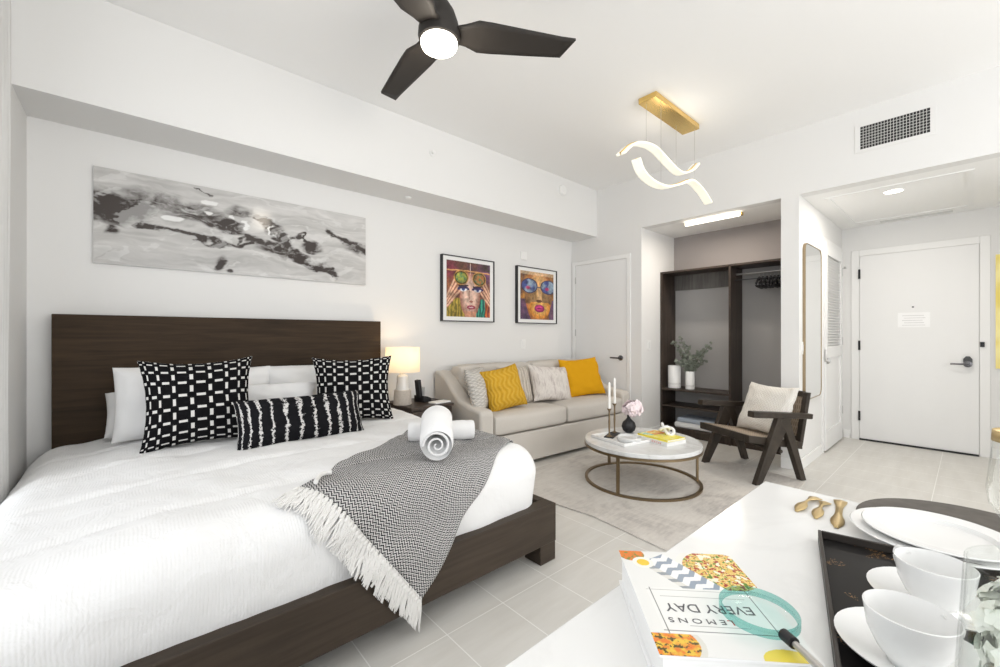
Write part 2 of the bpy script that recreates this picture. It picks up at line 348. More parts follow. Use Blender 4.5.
# far left door (white slab in the right wall)
def casing(bm, axis, p, d, a0, a1, z1, wd=.065):
    for b in ((a0-wd, a0, 0, z1+wd), (a1, a1+wd, 0, z1+wd), (a0, a1, z1, z1+wd)):
        if axis == 'x': box(bm, p-d, p, b[0], b[1], b[2], b[3])
        else: box(bm, b[0], b[1], p-d, p, b[2], b[3])
bm = B(); casing(bm, 'x', XR, .014, 2.755, 3.53, 2.15, .05); struct('trim_2', bm, MT['trim'], .002)
d1 = struct('door_1', (lambda b: (box(b, XR-.008, XR, 2.76, 3.525, .008, 2.145), b)[1])(B()), MT['door'], .002)
def lever(parent, x, y, z, m, dirn=1, ax='x', plate=True):
    bm = B()
    if plate: lathe(bm, [(0, 0), (.032, 0), (.032, .012), (.014, .016), (.011, .05), (0, .05)], n=24)
    tube(bm, [(0, 0, .045), (0, .03*dirn, .05), (0, .12*dirn, .048)], .009, 8)
    o = obj('door_handle', bm, m, parent, smooth=True)
    o.rotation_euler = (0, -PI/2, 0) if ax == 'x' else (PI/2, 0, 0)
    o.location = (x, y, z); o['label'] = 'metal lever handle'
    return o
lever(d1, XR-.008, 2.835, .94, MT['gun'], 1)
for z in (.25, 1.25, 1.95):
    bxo('hinge', (XR-.014, XR-.006, 3.522, 3.532, z-.045, z+.045), MT['chrome'], d1)
# entry door
bm = B(); casing(bm, 'x', 6.38, .010, -.06, .865, 2.14, .07); struct('trim_3', bm, MT['trim'], .002)
d2 = struct('door_2', (lambda b: (box(b, 6.37, 6.38, -.055, .86, .018, 2.135), b)[1])(B()), MT['door'], .001)
bxo('door_sweep', (6.355, 6.38, -.055, .86, .0, .018), MT['black'], d2)
for z in (.28, 1.10, 1.93): bxo('hinge', (6.358, 6.371, .853, .872, z-.055, z+.055), MT['dark'], d2)
lever(d2, 6.345, .02, .925, MT['gun'], 1)
bm = B(); prism(bm, [(.052*math.cos(a), .034*math.sin(a)) for a in [2*PI*k/8+PI/8 for k in range(8)]], 0, .02, 'z')
o = obj('lock_plate', bm, flat('lock_dark_grey', (.06, .063, .066), .4), d2, .003); o.rotation_euler = (0, -PI/2, 0); o.location = (6.37, .02, .955)
bm = B(); lathe(bm, [(0, 0), (.010, 0), (.010, .004), (0, .004)], n=16); o = obj('peephole', bm, MT['gun'], d2); o.rotation_euler = (0, -PI/2, 0); o.location = (6.37, .417, 1.525)
sg = thing('door_notice', 'small white printed notice fixed on the white entry door', 'notice', (6.37, .412, 1.39))
bxo('notice_plate', (-.004, 0, -.125, .125, -.085, .075), flat('notice_white', (.93, .93, .93), .3), sg)
bm = B()
for k in range(5): box(bm, -.0046, -.004, -.09+.01*(k % 3), .09-.015*(k % 2), -.065+k*.026, -.060+k*.026)
obj('notice_lines', bm, flat('notice_ink', (.6, .6, .6), .5), sg)
bm = B(); box(bm, 6.352, 6.38, -.092, -.062, 1.10, 1.15); tag(obj('door_sensor', bm, MT['dark'], bev=.003), 'small black box mounted on the frame right of the entry door', 'door sensor')
# louvred door in the hall's left wall
yl = 1.0225
bm = B()
casing(bm, 'y', yl, .014, 5.38, 6.22, 2.19, .05); struct('trim_4', bm, MT['trim'], .002)
bm = B(); box(bm, 5.385, 5.47, yl-.030, yl-.001, .02, 2.185); box(bm, 6.13, 6.215, yl-.030, yl-.001, .02, 2.185)
for z0, z1 in ((.02, .22), (.98, 1.10), (2.06, 2.185)): box(bm, 5.47, 6.13, yl-.030, yl-.001, z0, z1)
box(bm, 5.47, 6.13, yl-.014, yl-.001, .22, .98)
d3 = struct('door_3', bm, MT['door'], .002)
bm = B()
for k in range(32):
    z = 1.115+k*.0295; m4 = Matrix.Translation((0, yl-.015, z)) @ Matrix.Rotation(R(-35), 4, 'X'); box(bm, 5.47, 6.13, -.013, .013, -.003, .003, m4)
obj('louvre_panel', bm, MT['door'], d3)
lever(d3, 5.43, yl-.030, .95, MT['chrome'], 1, 'y').rotation_euler = (PI/2, 0, -PI/2)
for z in (.35, 1.15, 1.95): bxo('hinge', (6.212, 6.225, yl-.034, yl-.024, z-.045, z+.045), MT['chrome'], d3)
bm = B(); tube(bm, [(6.25, yl, 2.0), (6.25, yl-.05, 2.0), (6.25, yl-.055, 2.0), (6.16, yl-.06, 2.0)], .005, 6); lathe(bm, [(0, -.012), (.012, 0), (0, .012)], (6.16, yl-.06, 2.0), 10)
tag(obj('wall_hook', bm, MT['chrome'], smooth=True), 'slim metal hook beside the top of the louvred door', 'hook')

# ------------------------------------------------------------------ ceiling and wall fixtures
# return air grille
v = thing('air_vent', 'white framed return air grille high on the wall above the hall', 'vent', (XR, .402, 2.836))
bm = B()
for b in ((-.235, .235, .092, .118), (-.235, .235, -.118, -.092), (-.235, -.2, -.092, .092), (.2, .235, -.092, .092)): box(bm, -.004, 0, b[0], b[1], b[2], b[3])
obj('vent_frame', bm, MT['wall'], v, .001)
bxo('vent_backing', (-.001, -.0002, -.2, .2, -.092, .092), MT['black'], v)
bm = B()
for k in range(1, 22): y = -.2+.4*k/22; box(bm, -.005, -.002, y-.0016, y+.0016, -.092, .092)
for k in range(1, 8): z = -.092+.184*k/8; box(bm, -.004, -.002, -.2, .2, z-.0016, z+.0016)
obj('vent_grid', bm, flat('vent_grey', (.62, .62, .6), .5), v)
# hall linear diffuser
bm = B(); box(bm, 6.22, 6.30, .12, .67, ZS-.004, ZS); tag(obj('linear_diffuser', bm, flat('diffuser_grey', (.68, .68, .67), .6), bev=.002), 'pale grey slot diffuser in the hall ceiling before the entry door', 'vent')
def downlight(x, y, z, label, pw):
    d = thing('recessed_light', label, 'ceiling light', (x, y, z))
    bm = B(); lathe(bm, [(.062, 0), (.072, 0), (.072, -.006), (.062, -.006), (.062, 0)], n=32, cap=False); obj('light_ring', bm, MT['trim'], d, smooth=True)
    bm = B(); lathe(bm, [(0, -.004), (.061, -.004)], n=32, cap=False); obj('light_lens', bm, emit('downlight_glow', (1, .93, .82), 12), d)
    l = area('recessed_lamp', (x, y, z-.012), (0, 0, 0), .1, .1, pw, (1, .93, .84)); l.data.shape = 'DISK'
downlight(5.0, .45, ZS, 'round recessed downlight in the hall ceiling', 20)
# closet strip light
c = thing('strip_light', 'slim glowing bar light on the closet ceiling', 'ceiling light', (4.72, 1.84, ZS))
bxo('light_housing', (-.055, .0, -.29, .29, -.03, 0), MT['brass'], c, .003)
bxo('light_diffuser', (-.085, -.056, -.28, .28, -.045, -.008), emit('strip_glow', (1, .92, .78), 9), c, .008)
area('strip_lamp', (4.68, 1.84, ZS-.06), (0, 0, 0), .05, .5, 15, (1, .9, .78))
# small wall and ceiling plates
def disc_thing(name, label, cat, loc, rot, r, d, m=MT['trim'], prof=None):
    bm = B(); lathe(bm, prof or [(0, 0), (r, 0), (r, d*.6), (r*.8, d), (0, d)], n=24); o = obj(name, bm, m, smooth=True); o.location = loc; o.rotation_euler = rot
    return tag(o, label, cat)
disc_thing('fire_sprinkler', 'small sprinkler head on the soffit face near the fan', 'sprinkler', (2.01, 3.19, 2.845), (PI/2, 0, 0), .022, .035, MT['trim'], [(0, 0), (.028, 0), (.028, .006), (.008, .008), (.008, .03), (.018, .034), (0, .036)])
disc_thing('smoke_detector', 'round white detector on the soffit face near its right end', 'smoke detector', (3.797, 3.19, 2.925), (PI/2, 0, 0), .06, .03)
disc_thing('sprinkler_cover', 'white concealed sprinkler cover under the soffit', 'sprinkler', (1.9, 3.42, ZS), (PI, 0, 0), .03, .012)
bm = B(); box(bm, -.05, .05, -.02, 0, -.05, .05); tag(obj('wall_speaker', bm, MT['trim'], bev=.008, loc=(3.56, YB, 2.18)), 'small white square alarm on the wall above the second portrait', 'alarm')
def switch(name, label, loc, ax):
    s = thing(name, label, 'switch' if name == 'light_switch' else 'outlet', loc, 0 if ax == 'y' else -PI/2)
    bxo('cover_plate', (-.037, .037, -.006, 0, -.058, .058), MT['trim'], s, .003)
    bxo('rocker', (-.016, .016, -.010, -.006, -.033, .033), MT['white'], s, .002)
switch('wall_outlet', 'white blank cover plate on the wall below the second portrait', (3.56, YB, 1.11), 'y')
switch('light_switch', 'white light switch on the closet side wall', (4.66, 2.565, 1.1), 'y')
switch('light_switch', 'white light switch on the hall wall left of the mirror', (4.52+.07, 1.0225, 1.10), 'y')

# ceiling fan
fan = thing('ceiling_fan', 'dark three blade ceiling fan with a glowing round light', 'ceiling fan', (1.125, 1.72, 2.655))
bm = B(); lathe(bm, [(0, .43), (.07, .43), (.07, .41), (.03, .37), (0, .37)]); obj('canopy', bm, MT['fanwood'], fan, smooth=True)
bm = B(); tube(bm, [(0, 0, .12), (0, 0, .39)], .013, 12); obj('downrod', bm, MT['fanwood'], fan, smooth=True)
bm = B(); lathe(bm, [(0, .20), (.03, .20), (.05, .18), (.075, .14), (.092, .09), (.100, .05), (.102, .02), (.098, .0), (.09, -.005), (0, -.005)]); obj('motor_housing', bm, MT['fanwood'], fan, smooth=True)
bm = B(); lathe(bm, [(.088, -.002), (.088, -.022), (.082, -.032), (.05, -.036), (0, -.037)]); obj('light_lens', bm, emit('fan_light_glow', (1, .93, .80), 14), fan, smooth=True)
def blade_bm(L=.66):
    bm = B(); st = [(.07, .050, .045), (.13, .058, .062), (.19, .085, .088), (.25, .084, .086), (.45, .070, .070), (.60, .058, .058), (.625, .056, .056)]
    rows = []
    for i, (x, a, b_) in enumerate(st):
        cam_z = .035-.01*(x/.66)
        row = []
        for k in range(7):
            f = k/6; y = -b_+(a+b_)*f; xx = x+(.05*(1-f) if i == len(st)-1 else 0.)
            tilt = -.16 if x > .15 else -.16*x/.15
            row.append(bm.verts.new((xx, y, cam_z+y*tilt)))
        rows.append(row)
    for q, s in zip(rows, rows[1:]):
        for k in range(6): bm.faces.new((q[k], s[k], s[k+1], q[k+1]))
    return bm
b0 = obj('fan_blade', blade_bm(), MT['fanwood'], fan, smooth=True, solid=.012)
b0.rotation_euler = (0, 0, R(-33))
for a in (85, 206):
    b1 = b0.copy(); S.collection.objects.link(b1); b1.rotation_euler = (0, 0, R(a))
point('fan_lamp', (1.125, 1.715, 2.53), 10, (1, .9, .76), .09)

# wave pendant
pn = thing('wave_pendant', 'brass pendant with two glowing wavy glass ribbons', 'pendant light', (3.37, 1.66, ZC))
bxo('ceiling_plate', (-.38, .38, -.075, .075, -.045, 0), MT['brass'], pn, .004)
t = NT('crystal_glow', .2); n_ = t.noise(t.co(), 60, 4, .7); t.col((.7, .68, .6)); t.b.inputs['Emission Color'].default_value = (1, .95, .76, 1)
t.put(t.b.inputs['Emission Strength'], t.M('ADD', .45, t.M('MULTIPLY', n_, 1.2))); MT['crystal'] = t.m
def smooth_path(pts, n=48):
    out = []; P = [Vector(p) for p in pts]; P = [2*P[0]-P[1]]+P+[2*P[-1]-P[-2]]; m = len(P)-3
    for i in range(n+1):
        f = i/n*m; k = min(int(f), m-1); u = f-k; a, b_, c_, d_ = P[k:k+4]
        out.append(.5*((2*b_)+(c_-a)*u+(2*a-5*b_+4*c_-d_)*u*u+(3*b_-a-3*c_+d_)*u**3))
    return out
def ribbon(pts, wid, th, bm, off=0.):
    pts = smooth_path(pts); rows = []
    for i, p in enumerate(pts):
        d = (pts[min(i+1, len(pts)-1)]-pts[max(i-1, 0)]).normalized(); nrm = Vector((-d.z, 0, d.x)).normalized()
        ax = Vector((0, 1, 0)); p2 = p+nrm*off
        rows.append([bm.verts.new(p2+ax*sx*wid/2+nrm*sz*th/2) for sx, sz in ((-1, -1), (1, -1), (1, 1), (-1, 1))])
    for q, s in zip(rows, rows[1:]):
        for k in range(4): bm.faces.new((q[k], q[(k+1) % 4], s[(k+1) % 4], s[k]))
    bm.faces.new(rows[0][::-1]); bm.faces.new(rows[-1]); bmesh.ops.recalc_face_normals(bm, faces=bm.faces)
W1 = [(-.702, .03, -.542), (-.562, .03, -.434), (-.404, .03, -.378), (-.219, .03, -.362), (-.011, .03, -.41), (.214, .03, -.444), (.42, .03, -.373), (.56, .03, -.275)]
W2 = [(-.628, -.05, -.583), (-.558, -.05, -.659), (-.414, -.05, -.697), (-.211, -.05, -.688), (.009, -.05, -.619), (.24, -.05, -.53), (.451, -.05, -.559), (.636, -.05, -.637)]
for W_ in (W1, W2):
    bm = B(); ribbon(W_, .068, .016, bm); gr = obj('glass_ribbon', bm, MT['crystal'], pn, smooth=True)
    bm = B(); ribbon(W_, .012, .020, bm, .004); obj('ribbon_rail', bm, MT['brass'], gr, smooth=True)
for x, W_ in ((-.34, W1), (.16, W1), (-.26, W2), (.34, W2)):
    y = W_[0][1]; zz = min(smooth_path(W_), key=lambda p: abs(p.x-x)).z
    bm = B(); tube(bm, [(x, y, -.045), (x, y, zz)], .0014, 5); obj('cable', bm, MT['chrome'], pn)
point('pendant_lamp', (3.37, 1.66, 2.76), 4, (1, .92, .8), .15)

# ------------------------------------------------------------------ wall art
def ell(u, v, cx, cy, rx, ry): return math.hypot((u-cx)/rx, (v-cy)/ry)
def seg_d(u, v, a, b):
    ax, ay = a; bx_, by = b; dx, dy = bx_-ax, by-ay; f = max(0, min(1, ((u-ax)*dx+(v-ay)*dy)/(dx*dx+dy*dy)))
    return math.hypot(u-ax-dx*f, v-ay-dy*f)
def stroke(u, v, pts, wd):
    """soft distance to a polyline in canvas proportions; 1 on the stroke, 0 away from it"""
    d = min(seg_d(u*2.9, v, (a[0]*2.9, a[1]), (b[0]*2.9, b[1])) for a, b in zip(pts, pts[1:]))
    return 1-sst(.35, 1.25, d/wd)
def abstract(u, v):
    w1 = nz(u*4.5, v*3.2, 1)*.030; w2 = nz(u*5+9, v*4, 5)*.10; w3 = nz(u*22, v*14, 8)*.028
    a, b = u+w1+w3*.3, v+w2+w3
    g = .54+.10*nz(u*2.2, v*9+w2*8, 2)+.09*nz(u*9, v*26+w2*20, 4)+.06*(v-.5)
    k = 0.
    for cu, cv, ru, rv, dk in ((.03, .60, .08, .17, 1.), (.11, .63, .08, .12, .75), (.21, .72, .17, .13, .50), (.30, .62, .12, .12, .55), (.39, .56, .085, .085, 1.05), (.43, .76, .07, .08, .45),
                               (.75, .47, .05, .07, 1.), (.37, .13, .018, .085, .8), (.41, .06, .014, .04, .95), (.05, .38, .02, .08, .8), (.58, .38, .07, .09, .75), (.94, .50, .06, .10, .6)):
        k = max(k, dk*(1-sst(.35, 1.3, ell(a, b, cu, cv, ru, rv))))
    for pts, wd, dk in ((((.12, .50), (.25, .42), (.35, .35), (.45, .36), (.49, .44)), .030, 1.), (((.505, .74), (.55, .68), (.60, .56), (.66, .40), (.74, .24), (.84, .17)), .055, .95), (((.49, .52), (.61, .40), (.73, .26)), .07, .9),
                        (((.81, .70), (.86, .63), (.93, .56), (1.0, .50)), .055, 1.), (((.66, .50), (.70, .58), (.73, .50)), .018, .8), (((.30, .98), (.34, .93)), .008, .7), (((.44, .36), (.47, .50)), .016, .6)):
        k = max(k, dk*stroke(a, b, pts, wd))
    tex = .62+.75*(nz(u*13+w2*12, v*12+w2*20, 7)+.35)+.35*nz(u*60, v*40+w2*60, 13)
    k = max(0., min(1., k*tex*1.55))
    c = lerp((g, g*.985, g*.965), (.050, .040, .036), k)
    st_ = sst(.30, .44, nz(u*11+w2*9+2, v*9+w2*16, 11)); c = lerp(c, (.82, .82, .81), st_*(.3 if k > .15 else .3))
    for cu, cv, ru, rv in ((.34, .83, .03, .03), (.335, .70, .03, .025), (.22, .57, .045, .03), (.42, .69, .015, .03), (.565, .60, .012, .07), (.47, .62, .02, .05)):
        c = lerp(c, (.84, .84, .83), (1-sst(.7, 1.15, ell(u+w3, v+w2*.4, cu, cv, ru*.8, rv)))*.9)
    return c
ab = thing('abstract_painting', 'wide grey and black abstract canvas panel above the bed', 'painting', (.694, YB-.015, 1.965))
bxo('panel', (-.871, .871, -.006, .014, -.30, .30), flat('panel_edge', (.7, .7, .7), .4), ab)
t = vcol('acrylic_print', .10); t.node_tree.nodes['Principled BSDF'].inputs['Specular IOR Level'].default_value = .3; painted('print', 1.74, .598, 480, 150, abstract, t, ab, (0, -.0075, 0), (PI/2, 0, 0))
def face1(u, v):
    n = nz(u*4, v*4, 3)
    c = lerp(lin(92, 60, 70), lin(180, 110, 60), .5+n); c = lerp(c, lin(110, 60, 130), sst(.55, .95, u)*sst(.5, .9, v)*.8)
    c = lerp(c, lin(150, 50, 70), (1-sst(.1, .35, u))*sst(.55, .8, v)*.7)
    if v > .86: c = lerp(c, lin(70, 52, 48), .6+n)
    if abs(v-.84+.06*(u-.5)**2) < .012: c = lin(230, 170, 110)
    if v < .34: # hair strands
        s = .5+.5*math.sin(u*90+4*n)
        c = lerp(lin(120, 110, 40), lin(196, 168, 70), s) if u < .5 else lerp(lin(30, 70, 80), lin(70, 180, 150), s)
        if u > .88: c = lerp(lin(120, 50, 60), lin(220, 120, 60), s)
    skin = lerp(lin(232, 196, 178), lin(178, 120, 102), sst(.45, 1., ell(u, v, .52, .40, .24, .42)))
    if ell(u, v, .52, .40, .235, .42) < 1 and v < .80: c = skin
    if abs(u-.53) < .13 and v < .10: c = lin(208, 150, 122)
    for hx, s in ((0, 1), (1.04, -1)):
        for k in range(4):
            a = (hx+s*.00, .18+.06*k); b = (hx+s*(.31-.045*k), .50+.055*k)
            d = seg_d(u, v, a, b)
            if d < .030: c = lerp(lin(236, 190, 160), lin(150, 84, 66), sst(.006, .030, d))
    for gx, col in ((.32, lin(196, 190, 70)), (.74, lin(200, 120, 60))):
        e = ell(u, v, gx, .71, .145, .115)
        if e < 1: c = lerp(lerp(lin(70, 130, 90), col, .5+.9*nz(u*14, v*14, 8)), lin(90, 60, 30), sst(.75, .9, e))
        elif e < 1.12: c = lin(206, 160, 74)
    for ex in (.37, .70):
        e = ell(u, v, ex, .50, .085, .040)
        if e < 1: c = lin(236, 236, 240)
        if ell(u, v, ex, .505, .035, .033) < 1: c = lin(60, 80, 150)
        if (1 <= e < 1.6 and v > .49) or (e < 1 and v > .512): c = lin(58, 44, 96)
        if seg_d(u, v, (ex-.1, .56), (ex+.1, .575)) < .014: c = lin(60, 40, 46)
    if seg_d(u, v, (.505, .48), (.50, .33)) < .008 or ell(u, v, .545, .29, .045, .02) < 1: c = lin(170, 110, 96)
    if ell(u, v, .545, .18, .10, .042) < 1: c = lin(166, 62, 84)
    if ell(u, v, .545, .18, .055, .012) < 1: c = lin(236, 210, 214)
    if abs(u-.53) < .005 and v > .78: c = lin(240, 220, 210)
    return c
def face2(u, v):
    n = nz(u*4, v*4, 23)
    c = lerp(lin(96, 66, 60), lin(190, 130, 60), .5+n)
    if v < .42 and (u < .3 or u > .86): c = lerp(lin(60, 56, 96), lin(120, 84, 110), .5+n)
    e = ell(u, v, .54, .52, .40, .62)
    if e < 1: c = lerp(lin(238, 186, 122), lin(186, 112, 56), sst(.5, 1, e))
    if .33 < v < .64 and e < 1.05 and abs(u-.55) > .08: c = lerp(c, lin(120, 92, 60), .75)
    for gx, in ((.26,), (.83,)):
        e = ell(u, v, gx, .70, .21, .135)
        if e < 1:
            c = lerp(lin(70, 84, 150), lin(150, 170, 190), sst(-.3, .4, nz(u*6, v*6, 31))); c = lerp(c, lin(190, 60, 110), 1-sst(.2, .65, ell(u, v, gx-.04, .66, .14, .08)))
        elif e < 1.15: c = lin(70, 60, 92)
    if seg_d(u, v, (.47, .68), (.62, .68)) < .012: c = lin(90, 80, 96)
    if seg_d(u, v, (.55, .62), (.55, .42)) < .045: c = lin(226, 184, 134)
    if ell(u, v, .55, .39, .085, .032) < 1: c = lin(110, 70, 50)
    if ell(u, v, .57, .24, .32, .22) < 1 and v < .36: c = lerp(lin(246, 196, 110), lin(220, 140, 50), sst(.3, 1, ell(u, v, .57, .24, .32, .22)))
    if ell(u, v, .56, .235, .155, .085) < 1: c = lerp(lin(226, 70, 150), lin(150, 26, 90), sst(.3, 1, ell(u, v, .55, .25, .155, .085)))
    if ell(u, v, .56, .235, .09, .012) < 1: c = lin(110, 20, 60)
    if v > .93: c = lerp(c, lin(240, 210, 170), .6)
    return c
for nm, x0, x1, fn, lab in (('portrait_print', 2.365, 3.064, face1, 'black framed colourful portrait of a woman raising goggles with both hands'), ('portrait_print', 3.424, 4.135, face2, 'black framed colourful portrait of a face with round mirrored glasses and pink lips')):
    xc = (x0+x1)/2; hw = (x1-x0)/2
    p = thing(nm, lab, 'framed picture', (xc, YB, 1.705))
    bm = B(); f_ = .009; D = .045
    for b in ((-hw, hw, .343-f_, .343), (-hw, hw, -.343, -.343+f_), (-hw, -hw+f_, -.343+f_, .343-f_), (hw-f_, hw, -.343+f_, .343-f_)): box(bm, b[0], b[1], -D, 0, b[2], b[3])
    obj('frame', bm, MT['black'], p, .001)
    bxo('mat_board', (-hw+f_, hw-f_, -D+.014, -D+.022, -.334, .334), MT['whitebook'], p)
    painted('print', 2*hw-.115, .585, 170, 170, (lambda u, v, q=fn: tuple(c*max(.35, .80+.45*nz(u*9, v*9, 60)+.25*nz(u*26, v*26, 61)) for c in q(u+.008*nz(u*6, v*6, 70), v+.008*nz(u*6, v*6, 71)))), vcol('portrait_ink', .35), p, (0, -D+.0125, 0), (PI/2, 0, 0))
# yellow canvas at the hall's end
yc = thing('yellow_canvas', 'pale yellow and gold canvas right of the entry door', 'painting', (6.378, -.46, 1.45))
bxo('stretcher', (-.03, 0, -.30, .30, -.56, .56), MT['trim'], yc)
def yel(u, v): return lerp(lin(236, 214, 110), lin(250, 238, 170), .5+nz(u*3, v*4, 40))
painted('print', .598, 1.118, 60, 80, yel, vcol('yellow_paint', .4), yc, (-.0305, 0, 0), (PI/2, 0, -PI/2))

# ------------------------------------------------------------------ bed
bed = thing('bed', 'large dark stained wooden platform bed with tall plank headboard', 'bed', (.69, 2.5, 0))
ox, oy = .69, 2.5
def bb_(name, x0, x1, y0, y1, z0, z1, m=MT['bedwood2'], bev=.004): return bxo(name, (x0-ox, x1-ox, y0-oy, y1-oy, z0, z1), m, bed, bev)
bb_('headboard', -.345, 1.672, 3.50, 3.555, .10, 1.342, MT['bedwood'])
bb_('footboard', -.36, 1.735, 1.50, 1.585, .10, .305)
bb_('side_rail', 1.68, 1.735, 1.585, 3.50, .10, .305); bb_('side_rail', -.36, -.305, 1.585, 3.50, .10, .305)
bb_('slat_deck', -.305, 1.68, 1.585, 3.50, .21, .235)
for x in (-.345, 1.615):
    for y in (1.502, 3.38): bb_('leg', x, x+.118, y, y+.12, 0, .105)
mt = bxo('mattress', (-.29, 1.60, 1.60, 3.48, .236, .56), MT['sheet'], None, .05); tag(mt, 'thick white mattress lying on the dark bed frame under the comforter', 'mattress')

# comforter surface: a wrap of flat cloth over the mattress block
CX0, CX1, CY0, CY1, CT, CR = -.428, 1.695, 1.535, 3.47, .625, .15
FX0, FX1, FY0 = CX0+CR, CX1-CR, CY0+CR
def wrap(X, Y, off=0., cheb=False, soft=True):
    """flat cloth point -> point on the made bed (drapes over left, right and foot)"""
    ex = X-FX1 if X > FX1 else (X-FX0 if X < FX0 else 0.); ey = Y-FY0 if Y < FY0 else 0.
    e = max(abs(ex), abs(ey)) if cheb else math.hypot(ex, ey)
    cx_, cy_ = min(max(X, FX0), FX1), max(Y, FY0)
    if e < 1e-6: n_ = Vector((0, 0, 1)); p = Vector((cx_, cy_, CT))
    else:
        h_ = math.hypot(ex, ey); dx, dy = ex/h_, ey/h_; q = CR*PI/2
        if e < q: a = e/CR; o_, dn = CR*math.sin(a), CR*(1-math.cos(a)); n_ = Vector((dx*math.sin(a), dy*math.sin(a), math.cos(a)))
        else: o_, dn = CR-.10*(e-q), CR+(e-q); n_ = Vector((dx, dy, 0))
        p = Vector((cx_+dx*o_, cy_+dy*o_, CT-dn))
    p.z -= .045*(1-sst(-.32, .15, X))*sst(.35, .6, p.z)
    if soft:
        k = .012*nz(p.x*2.2, p.y*2.2, p.z*2, 3)+.006*nz(p.x*7+3, p.y*7, p.z*5, 2)
        k -= .010*math.exp(-((((p.y-1.2) % .42)-.21)/.02)**2) if abs(n_.z) > .8 else 0
        p = p+n_*k
    return p+n_*off
L0 = .15*PI/2+.185
cm_bm = B(); NX, NY = 150, 130; rows = []
xs = [FX0-L0+(FX1-FX0+2*L0)*i/NX for i in range(NX+1)]; ys = [FY0-L0+(CY1-FY0+L0)*j/NY for j in range(NY+1)]
for y in ys: rows.append([cm_bm.verts.new(wrap(x, y, 0, True)) for x in xs])
for q, s in zip(rows, rows[1:]):
    for k in range(NX): cm_bm.faces.new((q[k], q[k+1], s[k+1], s[k]))
tag(obj('comforter', cm_bm, MT['comforter'], smooth=True), 'white pleated cotton comforter spread over the bed', 'comforter')

# cushions
def cushion(name, w_, h_, th, m, loc, yaw, lean, roll=0., seed=0, pinch=.10, n=26, label='', cat='cushion', group=None, sag=0., parent=None, power=.55):
    """stands on its bottom edge at loc; front faces local -y; lean tips the top back (+y)"""
    bm = B(); uvl = bm.loops.layers.uv.new('UVMap'); sides = []; rnd = random.Random(seed)
    M_ = Matrix.Rotation(-lean, 4, 'X') @ Matrix.Rotation(roll, 4, 'Y') @ Matrix.Translation((0, 0, h_/2))
    for sd in (-1, 1):
        g_ = []
        for j in range(n+1):
            r_ = []
            for i in range(n+1):
                u = math.sin((i/n*2-1)*PI/2*.92)/math.sin(PI/2*.92); v = math.sin((j/n*2-1)*PI/2*.92)/math.sin(PI/2*.92)
                tt = ((1-u**4)*(1-v**4))**power if abs(u) < 1 and abs(v) < 1 else 0
                x = u*w_/2*(1-pinch*(1-v*v)*abs(u)**1.0*.9); z = v*h_/2*(1-pinch*(1-u*u)*.9)
                y = sd*th/2*tt*(1+.10*nz(u*1.7+seed, v*1.7, sd))+.018*nz(u*2.4+seed*3, v*2.4, 5)
                y += sag*(1-u*u)*(v)*.5
                vv = bm.verts.new(M_ @ Vector((x, y, z))); r_.append(vv)
            g_.append(r_)
        for j in range(n):
            for i in range(n):
                q = (g_[j][i], g_[j][i+1], g_[j+1][i+1], g_[j+1][i]); f = bm.faces.new(q if sd < 0 else q[::-1])
                idx = ((i, j), (i+1, j), (i+1, j+1), (i, j+1)); idx = idx if sd < 0 else idx[::-1]
                for lp, (a, b_) in zip(f.loops, idx): lp[uvl].uv = (a/n, b_/n)
    bmesh.ops.remove_doubles(bm, verts=bm.verts, dist=2e-4)
    o = obj(name, bm, m, parent, smooth=True)
    o.location = loc; o.rotation_euler = (0, 0, yaw)
    if not parent: tag(o, label, cat, group)
    return o
BZ = CT-.005
PG = 'white pillows on the bed'
cushion('bed_pillow', .62, .28, .19, MT['sheet'], (.19, 3.33, BZ), 0, .5, 0, seed=3, label='white sleeping pillow lying low behind the left standing white pillow', cat='pillow', group=PG, pinch=.04)
cushion('bed_pillow', .60, .42, .17, MT['sheet'], (.215, 3.13, BZ), R(-3), .14, 0, seed=7, label='white pillow standing behind the large left lattice cushion', cat='pillow', group=PG, pinch=.05)
cushion('bed_pillow', .60, .38, .17, MT['sheet'], (.46, 3.335, BZ), 0, .16, 0, seed=11, label='white sleeping pillow at the headboard, left one in the middle gap', cat='pillow', group=PG, pinch=.04)
cushion('bed_pillow', .60, .38, .18, MT['sheet'], (1.03, 3.33, BZ), 0, .18, 0, seed=13, label='white sleeping pillow at the headboard, right one in the middle gap', cat='pillow', group=PG, pinch=.04)
cushion('bed_pillow', .46, .28, .16, MT['sheet'], (.76, 3.07, BZ), R(-2), .20, 0, seed=17, label='small white pillow behind the long striped cushion', cat='pillow', group=PG, pinch=.04)
cushion('throw_cushion', .53, .49, .18, MT['lattice'], (.29, 2.79, BZ-.01), R(-2), .22, R(-1), seed=21, label='large square black and white lattice cushion at the left of the bed', group='black and white lattice cushions', pinch=.14)
cushion('throw_cushion', .54, .47, .17, MT['lattice'], (1.155, 2.83, BZ-.01), R(-22), .24, R(-1), seed=25, label='square black and white lattice cushion at the right of the bed', group='black and white lattice cushions', pinch=.14)
cushion('lumbar_cushion', .70, .27, .15, MT['ragged'], (.755, 2.53, BZ-.01), R(2), .35, 0, seed=31, label='long black cushion with ragged white stripes in front of the square ones', pinch=.05)

